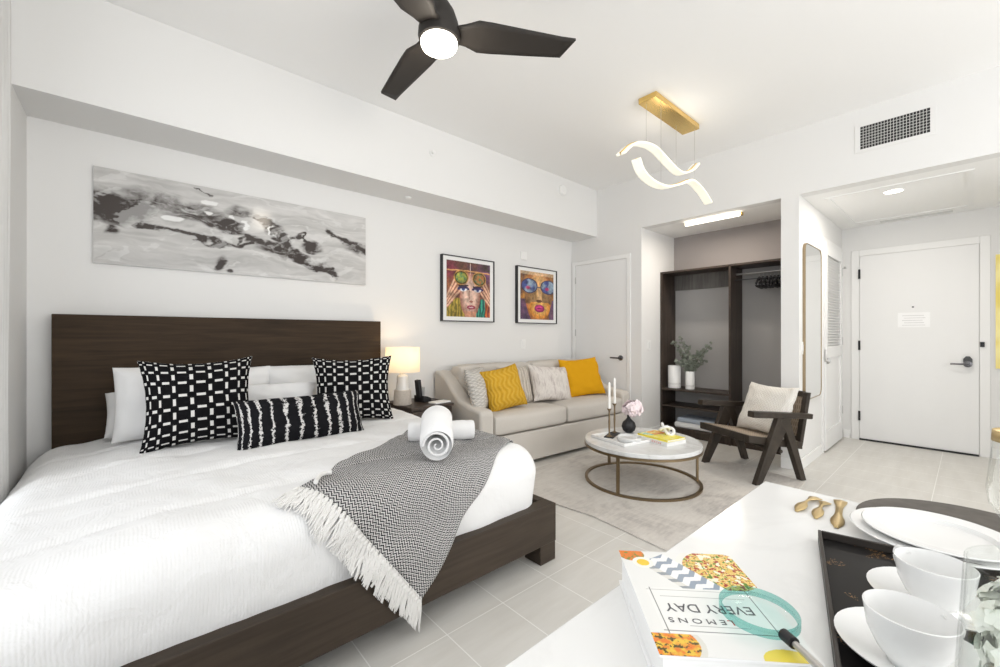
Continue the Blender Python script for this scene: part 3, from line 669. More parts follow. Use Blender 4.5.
# throw blanket with tassels
TB, TC, TA, TD = (.47, 1.70), (.885, 1.12), (1.95, 2.80), (2.08, 2.03)
def tq(s, t_): # s across (B->C side), t_ along
    a = (TB[0]*(1-s)+TC[0]*s, TB[1]*(1-s)+TC[1]*s); b_ = (TA[0]*(1-s)+TD[0]*s, TA[1]*(1-s)+TD[1]*s)
    k = math.sin(PI*min(1, max(0, t_*1.25)))*s*s
    return (a[0]*(1-t_)+b_[0]*t_-.02*k, a[1]*(1-t_)+b_[1]*t_+.075*k)
def wrapT(X, Y, off=0.):
    p = wrap(X, Y, off)
    if p.y < 1.60 and p.z < .48: # the part past the mattress hangs in front of the footboard
        f = 1-sst(.31, .46, p.z); p.y = p.y*(1-f)+(1.491-off*.6)*f
    return p
bm = B(); uvl = bm.loops.layers.uv.new('UVMap'); NS, NT_ = 60, 110; rows = []
for j in range(NT_+1):
    r_ = []
    for i in range(NS+1):
        x, y = tq(i/NS, j/NT_); x += .012*math.sin(j*.22); y += .006*math.sin(i*.3+j*.1)
        r_.append(bm.verts.new(wrapT(x, y, .013+.004*nz(x*6, y*6, 3, 2))))
    rows.append(r_)
for j in range(NT_):
    for i in range(NS):
        f = bm.faces.new((rows[j][i], rows[j][i+1], rows[j+1][i+1], rows[j+1][i]))
        for lp, (a, b_) in zip(f.loops, ((i, j), (i+1, j), (i+1, j+1), (i, j+1))): lp[uvl].uv = (a/NS*.76, b_/NT_*1.55)
th = tag(obj('throw_blanket', bm, MT['throw'], smooth=True), 'black and white herringbone throw draped over the foot of the bed', 'blanket')
md = th.modifiers.new('s', 'SOLIDIFY'); md.thickness = .007; md.offset = -1
rnd = random.Random(5); NTS = 36
dv = Vector((TB[0]-TA[0], TB[1]-TA[1], 0)).normalized(); ed = Vector((TC[0]-TB[0], TC[1]-TB[1], 0)).normalized()
pd = Vector((ed.y, -ed.x, 0)); pd = pd if pd.dot(dv) > 0 else -pd
for k in range(NTS):
    s = (k+.5)/NTS; dirn = ((pd*.55+dv*.45)*(1-s*.75)+Vector((.12, -1, 0))*s*.75).normalized(); bx0, by0 = tq(s, 0.); bm = B(); ln = .110+rnd.uniform(-.015, .02); wd = rnd.uniform(-.015, .015)
    for st_ in range(10):
        a = rnd.uniform(-.013, .013); b_ = a*1.5+rnd.uniform(-.012, .012)+wd*.5; pts = []
        for q in range(7):
            f = q/6; p = Vector((bx0, by0, 0))+dirn*ln*f+ed*(a*(f+.25)*.8+b_*f*f*.6+.004*math.sin(6*f+st_)); e0 = .016+.003*math.sin(st_*2+f*5)
            pts.append(wrapT(p.x, p.y, e0))
        tube(bm, pts, [.0034, .004, .0036, .0036, .0032, .003, .0012], 5)
    tube(bm, [wrapT(bx0+dv.x*q, by0+dv.y*q, .018) for q in (.008, .016, .024)], [.006, .009, .006], 6)
    obj('tassel', bm, MT['fringe'], th, smooth=True)
bm = B(); pts = [(.53, 1.67), (.55, 1.71), (.575, 1.745), (.60, 1.76), (.62, 1.75)]
tube(bm, [wrapT(x, y, .028) for x, y in pts], .009, 7); o = obj('tassel', bm, MT['fringe'], th, smooth=True)

# rolled towels
def rolled(name, Ln, rad, loc, rz, label, arch=0., lift=0.):
    bm = B(); n = 40; prof = []
    tr_ = thing(name, label, 'towel', loc, rz, 'rolled towels on the bed')
    for i in range(n+1):
        a = i/n*2*PI; prof.append((rad*(1+.025*math.sin(3*a+1))*math.cos(a), rad*.96*math.sin(a)))
    # outer sleeve with gentle creases, open spiral at the ends
    m_ = 26; rings = []
    for j in range(m_+1):
        f = j/m_; x = (f-.5)*Ln; k = 1+.022*math.sin(f*26)+.012*math.sin(f*61+1)+(-.10 if j in (0, m_) else 0)
        zz = arch*(1-(2*f-1)**2); rings.append([bm.verts.new((x, p[0]*k, p[1]*k+rad+lift+zz)) for p in prof[:-1]])
    for q, s in zip(rings, rings[1:]):
        for k in range(n): bm.faces.new((q[k], q[(k+1) % n], s[(k+1) % n], s[k]))
    obj('towel_roll', bm, MT['towel'], tr_, smooth=True)
    steps = 90
    sp = []
    for i in range(steps+1):
        a = i/steps*2*PI*2.2; r_ = rad*.93*(1-i/steps*.88); sp.append((r_*math.cos(a), r_*math.sin(a)))
    for e in (-1, 1):
        bm = B(); x0_ = e*(Ln/2-.005); x1_ = e*(Ln/2+.002)
        for i in range(steps):
            (y0_, z0_), (y1_, z1_) = sp[i], sp[i+1]
            g_ = rad*.17*(1-.5*i/steps); l0 = math.hypot(y0_, z0_); l1 = math.hypot(y1_, z1_)
            q0 = (y0_*(1-g_/l0), z0_*(1-g_/l0)) if l0 > g_ else (0, 0); q1 = (y1_*(1-g_/l1), z1_*(1-g_/l1)) if l1 > g_ else (0, 0)
            mid = lambda p_, q_: ((p_[0]+q_[0])/2, (p_[1]+q_[1])/2)
            m0, m1 = mid((y0_, z0_), q0), mid((y1_, z1_), q1); zo = rad+lift
            A = [bm.verts.new((x0_, y0_, z0_+zo)), bm.verts.new((x0_, y1_, z1_+zo)), bm.verts.new((x1_, m1[0], m1[1]+zo)), bm.verts.new((x1_, m0[0], m0[1]+zo)), bm.verts.new((x0_, q1[0], q1[1]+zo)), bm.verts.new((x0_, q0[0], q0[1]+zo))]
            bm.faces.new((A[0], A[1], A[2], A[3])); bm.faces.new((A[3], A[2], A[4], A[5]))
        bmesh.ops.remove_doubles(bm, verts=bm.verts, dist=1e-5); bmesh.ops.recalc_face_normals(bm, faces=bm.faces)
        obj('towel_end', bm, MT['towel'], tr_, smooth=True)
    return tr_
TZ = CT+.008
rolled('rolled_towel', .36, .055, (1.295, 1.955, TZ), R(-33), 'rolled white towel lying beneath the other towel')
rolled('rolled_towel', .40, .076, (1.155, 1.785, TZ), R(57), 'thick rolled white towel draped over the other one', arch=.075, lift=.004)

# ------------------------------------------------------------------ nightstand and what stands on it
ns = thing('nightstand', 'dark wood nightstand between the bed and the sofa', 'nightstand', (1.955, 3.32, 0))
bxo('top', (-.215, .215, -.245, .235, .585, .612), MT['closetwood'], ns, .003)
bxo('body', (-.205, .205, -.225, .225, .16, .585), MT['closetwood'], ns, .003)
for k, z in enumerate((.20, .40)):
    d = bxo('drawer', (-.195, .195, -.243, -.2245, z, z+.175), MT['closetwood'], ns, .003); bm = B(); tube(bm, [(-.05, -.243, z+.09), (-.05, -.265, z+.09), (.05, -.265, z+.09), (.05, -.243, z+.09)], .005, 6); obj('drawer_pull', bm, MT['bronze'], d, smooth=True)
for sx in (-1, 1):
    for sy in (-1, 1): bxo('leg', (sx*.18-.02, sx*.18+.02, sy*.2-.02, sy*.2+.02, 0, .16), MT['closetwood'], ns, .003)
lp = thing('table_lamp', 'glowing white drum shade lamp with a ribbed glass and concrete base', 'table lamp', (1.785, 3.31, .612))
bm = B(); lathe(bm, [(0, 0), (.078, 0), (.080, .004), (.072, .125), (.068, .128), (0, .128)]); obj('base', bm, MT['concrete'], lp, smooth=True)
bm = B(); lathe(bm, [(.060, .128), (.056, .15), (.050, .20), (.048, .25), (.026, .262), (.022, .27)], n=24); obj('neck', bm, flat('ribbed_pale_glass', (.72, .71, .69), .15), lp, smooth=True)
bm = B(); tube(bm, [(0, 0, .262), (0, 0, .36)], .006, 8); obj('stem', bm, MT['brass'], lp)
bm = B(); lathe(bm, [(.150, .285), (.146, .500)], n=48, cap=False); o = obj('lamp_shade', bm, MT['shade'], lp, smooth=True)
bm = B(); bmesh.ops.create_icosphere(bm, subdivisions=2, radius=.028); o = obj('bulb', bm, emit('bulb_glow', (1, .82, .55), 8), lp, smooth=True); o.location = (0, 0, .385)
point('table_lamp_light', (1.785, 3.31, .612+.43), 3.2, (1, .72, .42), .03)
ph = thing('cordless_phone', 'black cordless phone standing in its cradle on the nightstand', 'phone', (2.0, 3.33, .612), R(15))
bm = B(); prism(bm, [(-.05, 0), (.05, 0), (.05, .03), (.0, .05), (-.05, .06)], -.06, .06); obj('cradle', bm, MT['black'], ph, .004)
m4 = Matrix.Rotation(R(-8), 4, 'Y'); bm = B(); box(bm, -.055, -.018, -.026, .026, .03, .21, m4); obj('handset', bm, MT['black'], ph, .007)
bxo('screen', (.0, .004, -.03, .03, .055, .13), flat('pale_panel', (.8, .8, .8), .4), ph)
bm = B(); box(bm, -.09, .09, -.05, .05, 0, .012); o = tag(obj('notepad', bm, MT['whitebook'], bev=.002), 'white notepad lying at the right front of the nightstand', 'notepad'); o.location = (2.08, 3.17, .612); o.rotation_euler = (0, 0, R(8))

# ------------------------------------------------------------------ sofa
sf = thing('sofa', 'light beige linen two seat sofa with sloping arms', 'sofa', (2.235, 2.775, 0), R(-3.1))
SW, SD = 2.17, .80
bxo('base', (.14, SW-.14, .0, SD-.04, .035, .315), MT['sofa'], sf, .012)
bm = B(); ap = [(0, .03), (0, .535), (.03, .56), (.18, .578), (.34, .615), (.46, .70), (.58, .80), (.70, .855), (SD, .865), (SD, .03)]
for nm, x0 in (('armrest', 0), ('armrest', SW-.15)):
    bm = B(); prism(bm, [(a, b_) for a, b_ in ap], x0, x0+.15, 'x'); obj(nm, bm, MT['sofa'], sf, .028, seg=4)
bxo('back_frame', (.14, SW-.14, SD-.16, SD-.002, .30, .86), MT['sofa'], sf, .03)
def pad(name, x0, x1, y0, y1, z0, z1, lean=0., bulge=.02, parent=sf, m=MT['sofa']):
    bm = B(); n = 10
    bmesh.ops.create_cube(bm, size=2); bmesh.ops.subdivide_edges(bm, edges=bm.edges[:], cuts=n, use_grid_fill=True)
    cx_, cy_, cz_ = (x0+x1)/2, (y0+y1)/2, (z0+z1)/2; hx, hy, hz = (x1-x0)/2, (y1-y0)/2, (z1-z0)/2; rr = min(.045, hy*.8, hz*.8)
    for v in bm.verts:
        c = v.co.copy(); p = Vector((c.x*hx, c.y*hy, c.z*hz)); inn = Vector((max(-hx+rr, min(hx-rr, p.x)), max(-hy+rr, min(hy-rr, p.y)), max(-hz+rr, min(hz-rr, p.z))))
        d = p-inn
        if d.length > 1e-6: p = inn+d.normalized()*rr
        k = (1-c.x**2)*(1-c.y**2) if abs(c.z) > .99 else 0; p.z += bulge*k*(1 if c.z > 0 else -.0)
        k = (1-c.x**2)*(1-c.z**2) if abs(c.y) > .99 else 0; p.y += bulge*.8*k*(1 if c.y > 0 else -1)*(1 if c.y < 0 else 0)
        p.y += lean*(p.z+hz); v.co = p+Vector((cx_, cy_, cz_))
    bmesh.ops.recalc_face_normals(bm, faces=bm.faces)
    return obj(name, bm, m, parent, smooth=True)
mid = SW/2
pad('seat_cushion', .152, mid-.003, -.012, .60, .318, .505); pad('seat_cushion', mid+.003, SW-.152, -.012, .60, .318, .505)
pad('back_cushion', .13, mid-.003, .46, .66, .49, .915, lean=.14, bulge=.012); pad('back_cushion', mid+.003, SW-.13, .46, .66, .49, .915, lean=.14, bulge=.012)
for x in (.04, SW-.10):
    for y in (.04, SD-.1): bxo('foot', (x, x+.06, y, y+.06, 0, .034), MT['black'], sf)
SZ = .512
cushion('sofa_cushion', .42, .42, .15, MT['grey_knit'], (2.50, 3.02, SZ), R(30), .32, 0, seed=41, label='grey zigzag woven cushion leaning on the left sofa arm')
cushion('sofa_cushion', .42, .42, .19, MT['yellow_knit'], (2.69, 2.90, SZ), R(-14), .30, R(-10), seed=42, label='yellow cable knit cushion on the left half of the sofa')
cushion('sofa_cushion', .40, .40, .15, MT['beige_pleat'], (2.97, 3.06, SZ), R(-6), .34, 0, seed=43, label='beige pleated cushion behind the yellow knit cushion')
cushion('sofa_cushion', .54, .40, .15, MT['faded'], (3.38, 2.95, SZ), R(-6), .38, R(5), seed=44, label='off-white faded striped cushion in the middle of the sofa')
cushion('sofa_cushion', .60, .46, .15, MT['yellow'], (3.93, 2.93, SZ), R(-10), .34, R(-2), seed=45, label='flat mustard yellow cushion on the right half of the sofa')

# ------------------------------------------------------------------ rug and coffee table
bm = B(); cs = [(2.24, 2.62), (2.24, 2.35), (2.265, 2.133), (2.317, 1.678), (2.257, 1.144), (2.24, .84), (4.17, .905), (4.28, 1.39), (4.36, 2.62)]
prism(bm, cs, .0, .009, 'z'); tag(obj('area_rug', bm, MT['rug'], bev=.003), 'pale grey beige mottled rug under the coffee table', 'rug')
CTX, CTY = 3.19, 1.822
ct = thing('coffee_table', 'round marble topped coffee table on a bronze ring base', 'coffee table', (CTX, CTY, .009))
rx = .462
bm = B(); lathe(bm, [(0, .306), (rx-.004, .306), (rx, .309), (rx, .336), (rx-.004, .34), (0, .34)], n=72); obj('tabletop', bm, MT['marble'], ct, smooth=True)
bm = B(); lathe(bm, [(rx-.03, .288), (rx+.004, .288), (rx+.004, .306), (rx-.03, .306), (rx-.03, .288)], n=72, cap=False); obj('top_rim', bm, MT['bronze'], ct, smooth=True)
bm = B(); lathe(bm, [(rx-.022, 0), (rx+.002, 0), (rx+.002, .016), (rx-.022, .016), (rx-.022, 0)], n=72, cap=False); obj('base_ring', bm, MT['bronze'], ct, smooth=True)
for a in (R(69), R(188), R(-45)):
    m4 = Matrix.Rotation(a, 4, 'Z'); bm = B(); box(bm, rx-.016, rx-.002, -.012, .012, .016, .288, m4); obj('leg', bm, MT['bronze'], ct)
TT = .349
tr_ = thing('decor_tray', 'white rectangular tray on the coffee table', 'tray', (3.05, 1.94, TT), R(78))
bxo('tray_base', (-.19, .19, -.145, .145, 0, .010), MT['white'], tr_, .003)
bm = B()
for b in ((-.19, .19, .135, .145), (-.19, .19, -.145, -.135), (-.19, -.18, -.135, .135), (.18, .19, -.135, .135)): box(bm, b[0], b[1], b[2], b[3], .010, .022)
obj('tray_rim', bm, MT['white'], tr_, .002)
bm = B(); box(bm, -.11, .11, -.04, .04, 0, .008); o = tag(obj('candle_plate', bm, MT['black'], bev=.002), 'small black plate under the candlesticks on the white tray', 'plate'); o.location = (3.088, 2.04, TT+.010); o.rotation_euler = (0, 0, R(18))
for x, y, hz_, lab in ((3.01, 2.015, .235, 'shorter bronze candlestick at the left with a white taper'), (3.165, 2.065, .255, 'taller bronze candlestick at the right with a white taper')):
    cd = thing('candlestick', lab, 'candlestick', (x, y, TT+.018), 0, 'candlesticks on the coffee table')
    bm = B(); lathe(bm, [(0, 0), (.022, 0), (.022, .006), (.008, .012), (.006, .03), (.009, .12), (.006, hz_-.04), (.008, hz_-.02), (.018, hz_-.006), (.018, hz_), (0, hz_)], n=20); obj('holder', bm, MT['bronze'], cd, smooth=True)
    bm = B(); lathe(bm, [(0, hz_-.004), (.0115, hz_-.004), (.0105, hz_+.20), (.009, hz_+.215), (.003, hz_+.222), (0, hz_+.222)], n=18); obj('taper_candle', bm, flat('wax', (.9, .89, .86), .5), cd, smooth=True)
bw = thing('marble_bowl', 'low round marble dish on the white tray', 'dish', (3.04, 1.845, TT+.010))
bm = B(); lathe(bm, [(0, 0), (.088, 0), (.098, .012), (.098, .03), (.09, .034), (.078, .022), (0, .020)], n=40); obj('dish', bm, MT['marble'], bw, smooth=True)
vz = thing('bud_vase', 'black round bud vase with pink flowers on the coffee table', 'vase', (3.335, 2.03, TT))
bm = B(); lathe(bm, [(0, 0), (.03, 0), (.052, .02), (.062, .055), (.052, .09), (.026, .115), (.014, .13), (.014, .155), (.018, .160), (.010, .158), (.010, .13)], n=28); obj('vase_body', bm, MT['black'], vz, smooth=True)
def blossoms(name, n, ctr, rad, m, parent, seed, ps=.022, sq=1.):
    bm = B(); r_ = random.Random(seed)
    for k in range(n):
        d = Vector((r_.gauss(0, 1), r_.gauss(0, 1), r_.gauss(0, 1))).normalized()*rad*(r_.random()**.35); d.z *= sq; c0 = Vector(ctr)+d
        nn = (d.normalized()+Vector((r_.uniform(-.5, .5), r_.uniform(-.5, .5), r_.uniform(-.3, .6)))).normalized(); a = nn.orthogonal().normalized(); b_ = nn.cross(a); a0 = r_.random()*6
        for q in range(5):
            an = a0+q*2*PI/5; dr_ = a*math.cos(an)+b_*math.sin(an); tv = a*-math.sin(an)+b_*math.cos(an)
            vs = [bm.verts.new(c0), bm.verts.new(c0+dr_*ps*.6+tv*ps*.42+nn*ps*.2), bm.verts.new(c0+dr_*ps+nn*ps*.12), bm.verts.new(c0+dr_*ps*.6-tv*ps*.42+nn*ps*.2)]
            bm.faces.new(vs)
    return obj(name, bm, m, parent, smooth=True)
o = blossoms('flowers', 150, (.03, -.02, .215), .085, flat('pink_petals', lin(252, 238, 242), .8), vz, 3, .032, .75); o['label'] = 'pale pink blossoms'
bm = B()
for dx, dy in ((.03, -.01), (.06, -.05), (.01, -.03)): tube(bm, [(0, 0, .12), (dx*.4, dy*.4, .16), (dx, dy, .2)], .0018, 5)
obj('stems', bm, flat('stem_green', (.12, .17, .06), .6), vz)
# coffee table books
def book(name, label, loc, rz, w_, h_, t_, cover, group=None):
    b = thing(name, label, 'book', loc, rz, group)
    bxo('pages', (-w_/2+.004, w_/2-.003, -h_/2+.003, h_/2-.003, .002, t_-.002), MT['whitebook'], b)
    bm = B(); box(bm, -w_/2, w_/2, -h_/2, h_/2, 0, .002); box(bm, -w_/2, w_/2, -h_/2, h_/2, t_-.002, t_); box(bm, -w_/2-.001, -w_/2+.002, -h_/2, h_/2, 0, t_); obj('cover', bm, cover, b)
    return b
bk = book('coffee_table_book', 'white spined book beneath the yellow book on the coffee table', (3.270, 1.70, TT), R(-12), .235, .32, .028, flat('pale_cover', (.83, .83, .8), .5), 'books on the coffee table')
text('title', 'ETCH', .020, flat('red_ink', lin(214, 70, 60), .5), bk, (-.1190, -.06, .014), (PI/2, 0, -PI/2), 1.8)
def ycov(u, v):
    c = lin(246, 232, 70)
    if v > .62: c = lin(244, 170, 40) if u > .3 else lin(150, 210, 200)
    if nz(u*6, v*8, 77) > .18: c = lin(250, 240, 150)
    if .60 < v < .70 and u > .35: c = lin(226, 90, 50)
    return c
bk2 = book('coffee_table_book', 'bright yellow and orange book on top beneath the white knot', (3.285, 1.70, TT+.028), R(-12), .215, .30, .014, flat('yellow_cover', lin(244, 228, 80), .5), 'books on the coffee table')
painted('cover_print', .212, .296, 40, 40, ycov, vcol('yellow_cover_ink', .3), bk2, (0, 0, .0146))
bm = B(); pts = []
for k in range(72):
    a = 2*PI*k/72; pts.append(((math.sin(a)+2*math.sin(2*a))*.021, (math.cos(a)-2*math.cos(2*a))*.021, .048-math.sin(3*a)*.024+.008*math.cos(a)))
tube(bm, pts, .0125, 10, closed=True); o = tag(obj('knot_sculpture', bm, MT['white'], smooth=True), 'white ceramic knot ornament on the yellow book', 'sculpture'); o.location = (3.34, 1.70, TT+.040); o.rotation_euler = (R(18), 0, .4)

# ------------------------------------------------------------------ armchair
# local axes: +x from the front feet to the rear feet, +y towards the far side
ch = thing('armchair', 'dark wood armchair with v shaped legs and cane seat', 'armchair', (3.9299, 1.420, .009), math.atan2(-.458, .889))
HW = .305
CWm = MT['chairwood']
for sd in (-1, 1):
    y0_, y1_ = sd*HW-.022, sd*HW+.022; xo = 0 if sd < 0 else .03
    bm = B(); prism(bm, [(-.03+xo, .0), (.03+xo, .0), (.335+xo, .52), (.325+xo, .545), (.20+xo, .545)], y0_, y1_); obj('leg', bm, CWm, ch, .004)
    bm = B(); prism(bm, [(.432+xo, 0), (.485+xo, 0), (.31+xo, .535), (.20+xo, .535), (.29+xo, .38)], y0_-.002, y1_+.002); obj('leg', bm, CWm, ch, .004)
    bm = B(); prism(bm, [(-.06+xo, .548), (.54+xo, .508), (.545+xo, .551), (-.055+xo, .597)], sd*HW-.035, sd*HW+.035); obj('armrest', bm, CWm, ch, .006)
def rail(name, pts, y0_, y1_, m=CWm, bev=.004):
    bm = B(); prism(bm, pts, y0_, y1_); return obj(name, bm, m, ch, bev)
sfm = B()
sl = lambda x: .385-.16*x   # seat slope
for s0, s1 in ((-HW+.024, -HW+.074), (HW-.074, HW-.024)): prism(sfm, [(-.05, sl(-.05)-.06), (.50, sl(.5)-.06), (.50, sl(.5)), (-.05, sl(-.05))], s0, s1)
for a, b_ in ((-.05, .0), (.45, .50)): prism(sfm, [(a, sl(a)-.06), (b_, sl(b_)-.06), (b_, sl(b_)), (a, sl(a))], -HW+.074, HW-.074)
obj('seat_frame', sfm, CWm, ch, .004)
bm = B(); prism(bm, [(-.025, sl(-.025)-.01), (.475, sl(.475)-.01), (.475, sl(.475)+.003), (-.025, sl(-.025)+.003)], -HW+.045, HW-.045); obj('cane_seat', bm, MT['cane'], ch)
lx = lambda z: .49+(z-.28)*.20
bf = B()
for s0, s1 in ((-HW+.026, -HW+.071), (HW-.071, HW-.026)): prism(bf, [(lx(.27)-.018, .27), (lx(.27)+.018, .27), (lx(.72)+.018, .72), (lx(.72)-.018, .72)], s0, s1)
for z0_, z1_ in ((.68, .725), (.30, .345)): prism(bf, [(lx(z0_)-.016, z0_), (lx(z0_)+.016, z0_), (lx(z1_)+.016, z1_), (lx(z1_)-.016, z1_)], -HW+.07, HW-.07)
obj('back_frame', bf, CWm, ch, .004)
bm = B(); prism(bm, [(lx(.345)-.004, .345), (lx(.345)+.004, .345), (lx(.68)+.004, .68), (lx(.68)-.004, .68)], -HW+.07, HW-.07); obj('cane_back', bm, MT['cane'], ch)
bm = B(); tube(bm, [(.25, -HW, .25), (.27, HW, .25)], .016, 8); obj('stretcher', bm, CWm, ch, smooth=True)
yw_ = math.atan2(-.458, .889)
c0 = Vector((3.9299, 1.420, 0)); e1 = Vector((.889, -.458, 0)); e2 = Vector((.458, .889, 0))
pc = c0+e1*.30-e2*.03
cushion('chair_cushion', .50, .46, .15, MT['cream'], (pc.x, pc.y, sl(.30)+.012), yw_-PI/2, .40, 0, seed=51, label='cream textured cushion resting in the dark armchair')

# ------------------------------------------------------------------ closet unit
cl = thing('closet_shelving', 'dark wood open closet unit with shelves and hanging rail', 'closet', (4.93, 2.56, 0))
CW = MT['closetwood']; DX = .365; ZT = 2.0
def cb(name, x0, x1, y0, y1, z0, z1, m=CW, bev=.0015): return bxo(name, (x0, x1, y0, y1, z0, z1), m, cl, bev)
YR = -1.395; YM = -.79
cb('side_panel', 0, DX, -.022, 0, 0, ZT); cb('side_panel', 0, DX, YM-.022, YM, 0, ZT); cb('side_panel', 0, DX, YR, YR+.02, 0, ZT)
cb('top_panel', .0, DX, YR+.02, -.022, ZT-.022, ZT)
cb('back_panel', DX-.012, DX-.002, YR+.02, -.022, .06, ZT-.022, MT['closet_back'])
cb('header_panel', DX-.04, DX-.013, YM, -.022, ZT-.21, ZT-.022, wood('header_wood', (.05, .045, .042), (.16, .15, .14), (20, 20, 1.5)))
cb('shelf', 0, DX-.013, YM, -.022, .545, .567); cb('shelf', .0, DX-.013, YM, -.022, .345, .365); cb('shelf', 0, DX-.013, YM, -.022, .08, .10)
cb('plinth', .02, .04, YR+.02, -.022, 0, .08)
bm = B(); tube(bm, [(.17, YM-.022, 1.90), (.17, YR+.02, 1.90)], .012, 12); obj('hanging_rail', bm, MT['chrome'], cl, smooth=True)
bm = B(); tube(bm, [(.12, YM-.022, 1.83), (.12, YR+.02, 1.83)], .006, 8); obj('hanging_rail', bm, MT['gun'], cl, smooth=True)
hg0 = None
for k in range(8):
    y = 2.56-1.04-.036*k
    if hg0 is None:
        hg0 = thing('clothes_hanger', '', 'hanger', (5.10, y, 1.90), 0, 'black hangers on the closet rail')
        bm = B(); tube(bm, [(0, 0, .012), (.012, 0, .016), (.02, 0, .006), (.015, 0, -.015), (0, 0, -.03), (0, 0, -.055)], .002, 6); obj('hook', bm, MT['chrome'], hg0)
        bm = B(); tube(bm, [(-.15, 0, -.155), (-.13, 0, -.16), (.13, 0, -.16), (.15, 0, -.155), (.14, 0, -.13), (.05, 0, -.08), (0, 0, -.055), (-.05, 0, -.08), (-.14, 0, -.13)], .012, 6, closed=True); obj('shoulder_bar', bm, MT['black'], hg0)
        hg0['label'] = 'black hanger on the closet rail, one of a tight row'; hg0.rotation_euler = (0, 0, .1)
    else: dup(hg0, (5.10, y, 1.90), .1-.05*(k % 3), 'black hanger on the closet rail, one of a tight row')
def cyl_vase(label, x, y, r, h_):
    v = thing('ceramic_vase', label, 'vase', (x, y, .567))
    bm = B(); lathe(bm, [(0, 0), (r-.004, 0), (r, .004), (r, h_-.004), (r-.003, h_), (r-.008, h_-.002), (r-.008, .02), (0, .02)], n=36); obj('vase_body', bm, MT['white'], v, smooth=True)
    for z in (.18*h_, .22*h_):
        bm = B(); lathe(bm, [(r, z-.0015), (r+.0012, z), (r, z+.0015)], n=36, cap=False); obj('ring_groove', bm, flat('groove_grey', (.45, .44, .43), .6), v)
    return v
cyl_vase('wide white ceramic vase standing empty on the closet shelf', 5.05, 2.44, .075, .275)
ev = cyl_vase('narrow white ceramic vase holding grey green eucalyptus in the closet', 5.05, 2.245, .052, .215)
leafm = NT('eucalyptus_leaf', .6); leafm.col(leafm.mix(leafm.noise(leafm.co(), 20, 2), lin(104, 112, 102), lin(170, 176, 162))); leafm = leafm.m
rn = random.Random(9); bs, bl = B(), B()
tips = [(-.02, .19, .46), (-.03, .10, .50), (0, .02, .42), (.02, -.10, .38), (0, -.20, .42), (-.04, -.27, .46), (.03, .13, .36), (-.03, -.04, .34), (-.05, .05, .30), (.02, -.16, .30), (-.06, .14, .28)]
for tx, ty, tz in tips:
    tz = .10+(tz-.10)*1.32
    P_ = [Vector((tx*f*f, ty*f**1.4, .14+(tz-.10)*f-.06*f*f)) for f in [k/8 for k in range(9)]]
    tube(bs, P_, .003, 5, r_end=.001)
    for k in range(2, 9):
        for q in range(6):
            d = Vector((rn.uniform(-1, 1), rn.uniform(-1, 1), rn.uniform(-.4, .9))).normalized(); p = P_[k]+d*.004; n_ = d.orthogonal().normalized(); s = rn.uniform(.026, .040); sd_ = d.cross(n_)
            ring = [p+d*s*(1-math.cos(a))*.5*1.1+sd_*math.sin(a)*s*.5+n_*.1*s*math.sin(a*.5) for a in [2*PI*i/8 for i in range(8)]]
            bl.faces.new([bl.verts.new(c_) for c_ in ring])
obj('stems', bs, flat('branch_brown', (.10, .08, .05), .7), ev); obj('leaves', bl, leafm, ev, solid=.0008)
# folded linen stack on the low shelf
for k, (m_, lab) in enumerate(((MT['towel'], 'folded white blanket at the bottom of the low closet shelf stack'), (flat('pale_blue_linen', lin(176, 186, 200), .9), 'folded pale blue blanket on top of the low closet shelf stack'))):
    bm = B(); hgt_ = .07 if k == 0 else .055; box(bm, -.15, .15, -.26, .26, 0, hgt_); o = obj('folded_blanket', bm, m_, bev=.025, seg=4); o.location = (5.105, 2.14-(.03*k), .10+.0705*k); tag(o, lab, 'blanket', 'folded blankets in the closet')

# mirror on the hall wall
mr = thing('wall_mirror', 'tall slim brass framed mirror with rounded corners on the hall wall', 'mirror', (4.92, 1.0225, 1.345))
def rrect(w_, h_, r_, n=6):
    out = []
    for cx_, cz_, a0 in ((w_-r_, h_-r_, 0), (-w_+r_, h_-r_, 90), (-w_+r_, -h_+r_, 180), (w_-r_, -h_+r_, 270)):
        for k in range(n+1): a = R(a0+90*k/n); out.append((cx_+r_*math.cos(a), cz_+r_*math.sin(a)))
    return out
bm = B(); prism(bm, rrect(.307, .722, .074), -.020, -.018); obj('mirror_glass', bm, MT['mirror'], mr)
bm = B(); A = rrect(.313, .728, .08); C_ = rrect(.307, .722, .074); n = len(A)
V = [[bm.verts.new((a, y, b_)) for a, b_ in L_] for L_, y in ((A, 0), (A, -.024), (C_, -.024), (C_, 0))]
for q, s in ((0, 1), (1, 2), (2, 3), (3, 0)):
    for k in range(n): bm.faces.new((V[q][k], V[q][(k+1) % n], V[s][(k+1) % n], V[s][k]))
bmesh.ops.recalc_face_normals(bm, faces=bm.faces); obj('frame', bm, MT['mirror_rim'], mr)

# curtain at the left window edge
bm = B(); rows = []
for j in range(14):
    z = 3.06-3.02*j/13; rows.append([bm.verts.new((XL+.014+.009*math.sin(k*.9)+.002*math.sin(j*.7+k), 2.70+.30*k/36*(1+.05*math.sin(j*.5)), z)) for k in range(37)])
for q, s in zip(rows, rows[1:]):
    for k in range(36): bm.faces.new((q[k], q[k+1], s[k+1], s[k]))
tag(obj('sheer_curtain', bm, MT['sheer'], smooth=True), 'white sheer curtain gathered at the left window edge', 'curtain')

# ------------------------------------------------------------------ counter in the foreground
KZ = .88
isl = thing('kitchen_island', 'white kitchen island cabinet under the quartz counter', 'cabinet', (.35, -.3, 0))
bxo('body', (-.68, .72, -.30, .58, .08, KZ-.04), MT['trim'], isl, .003)
bxo('toe_kick', (-.62, .68, -.26, .54, 0, .08), MT['black'], isl)
tag(bxo('countertop', (-.38, 1.105, -.72, .318, KZ-.04, KZ), MT['quartz'], None, .002), 'white quartz countertop in the foreground', 'countertop')
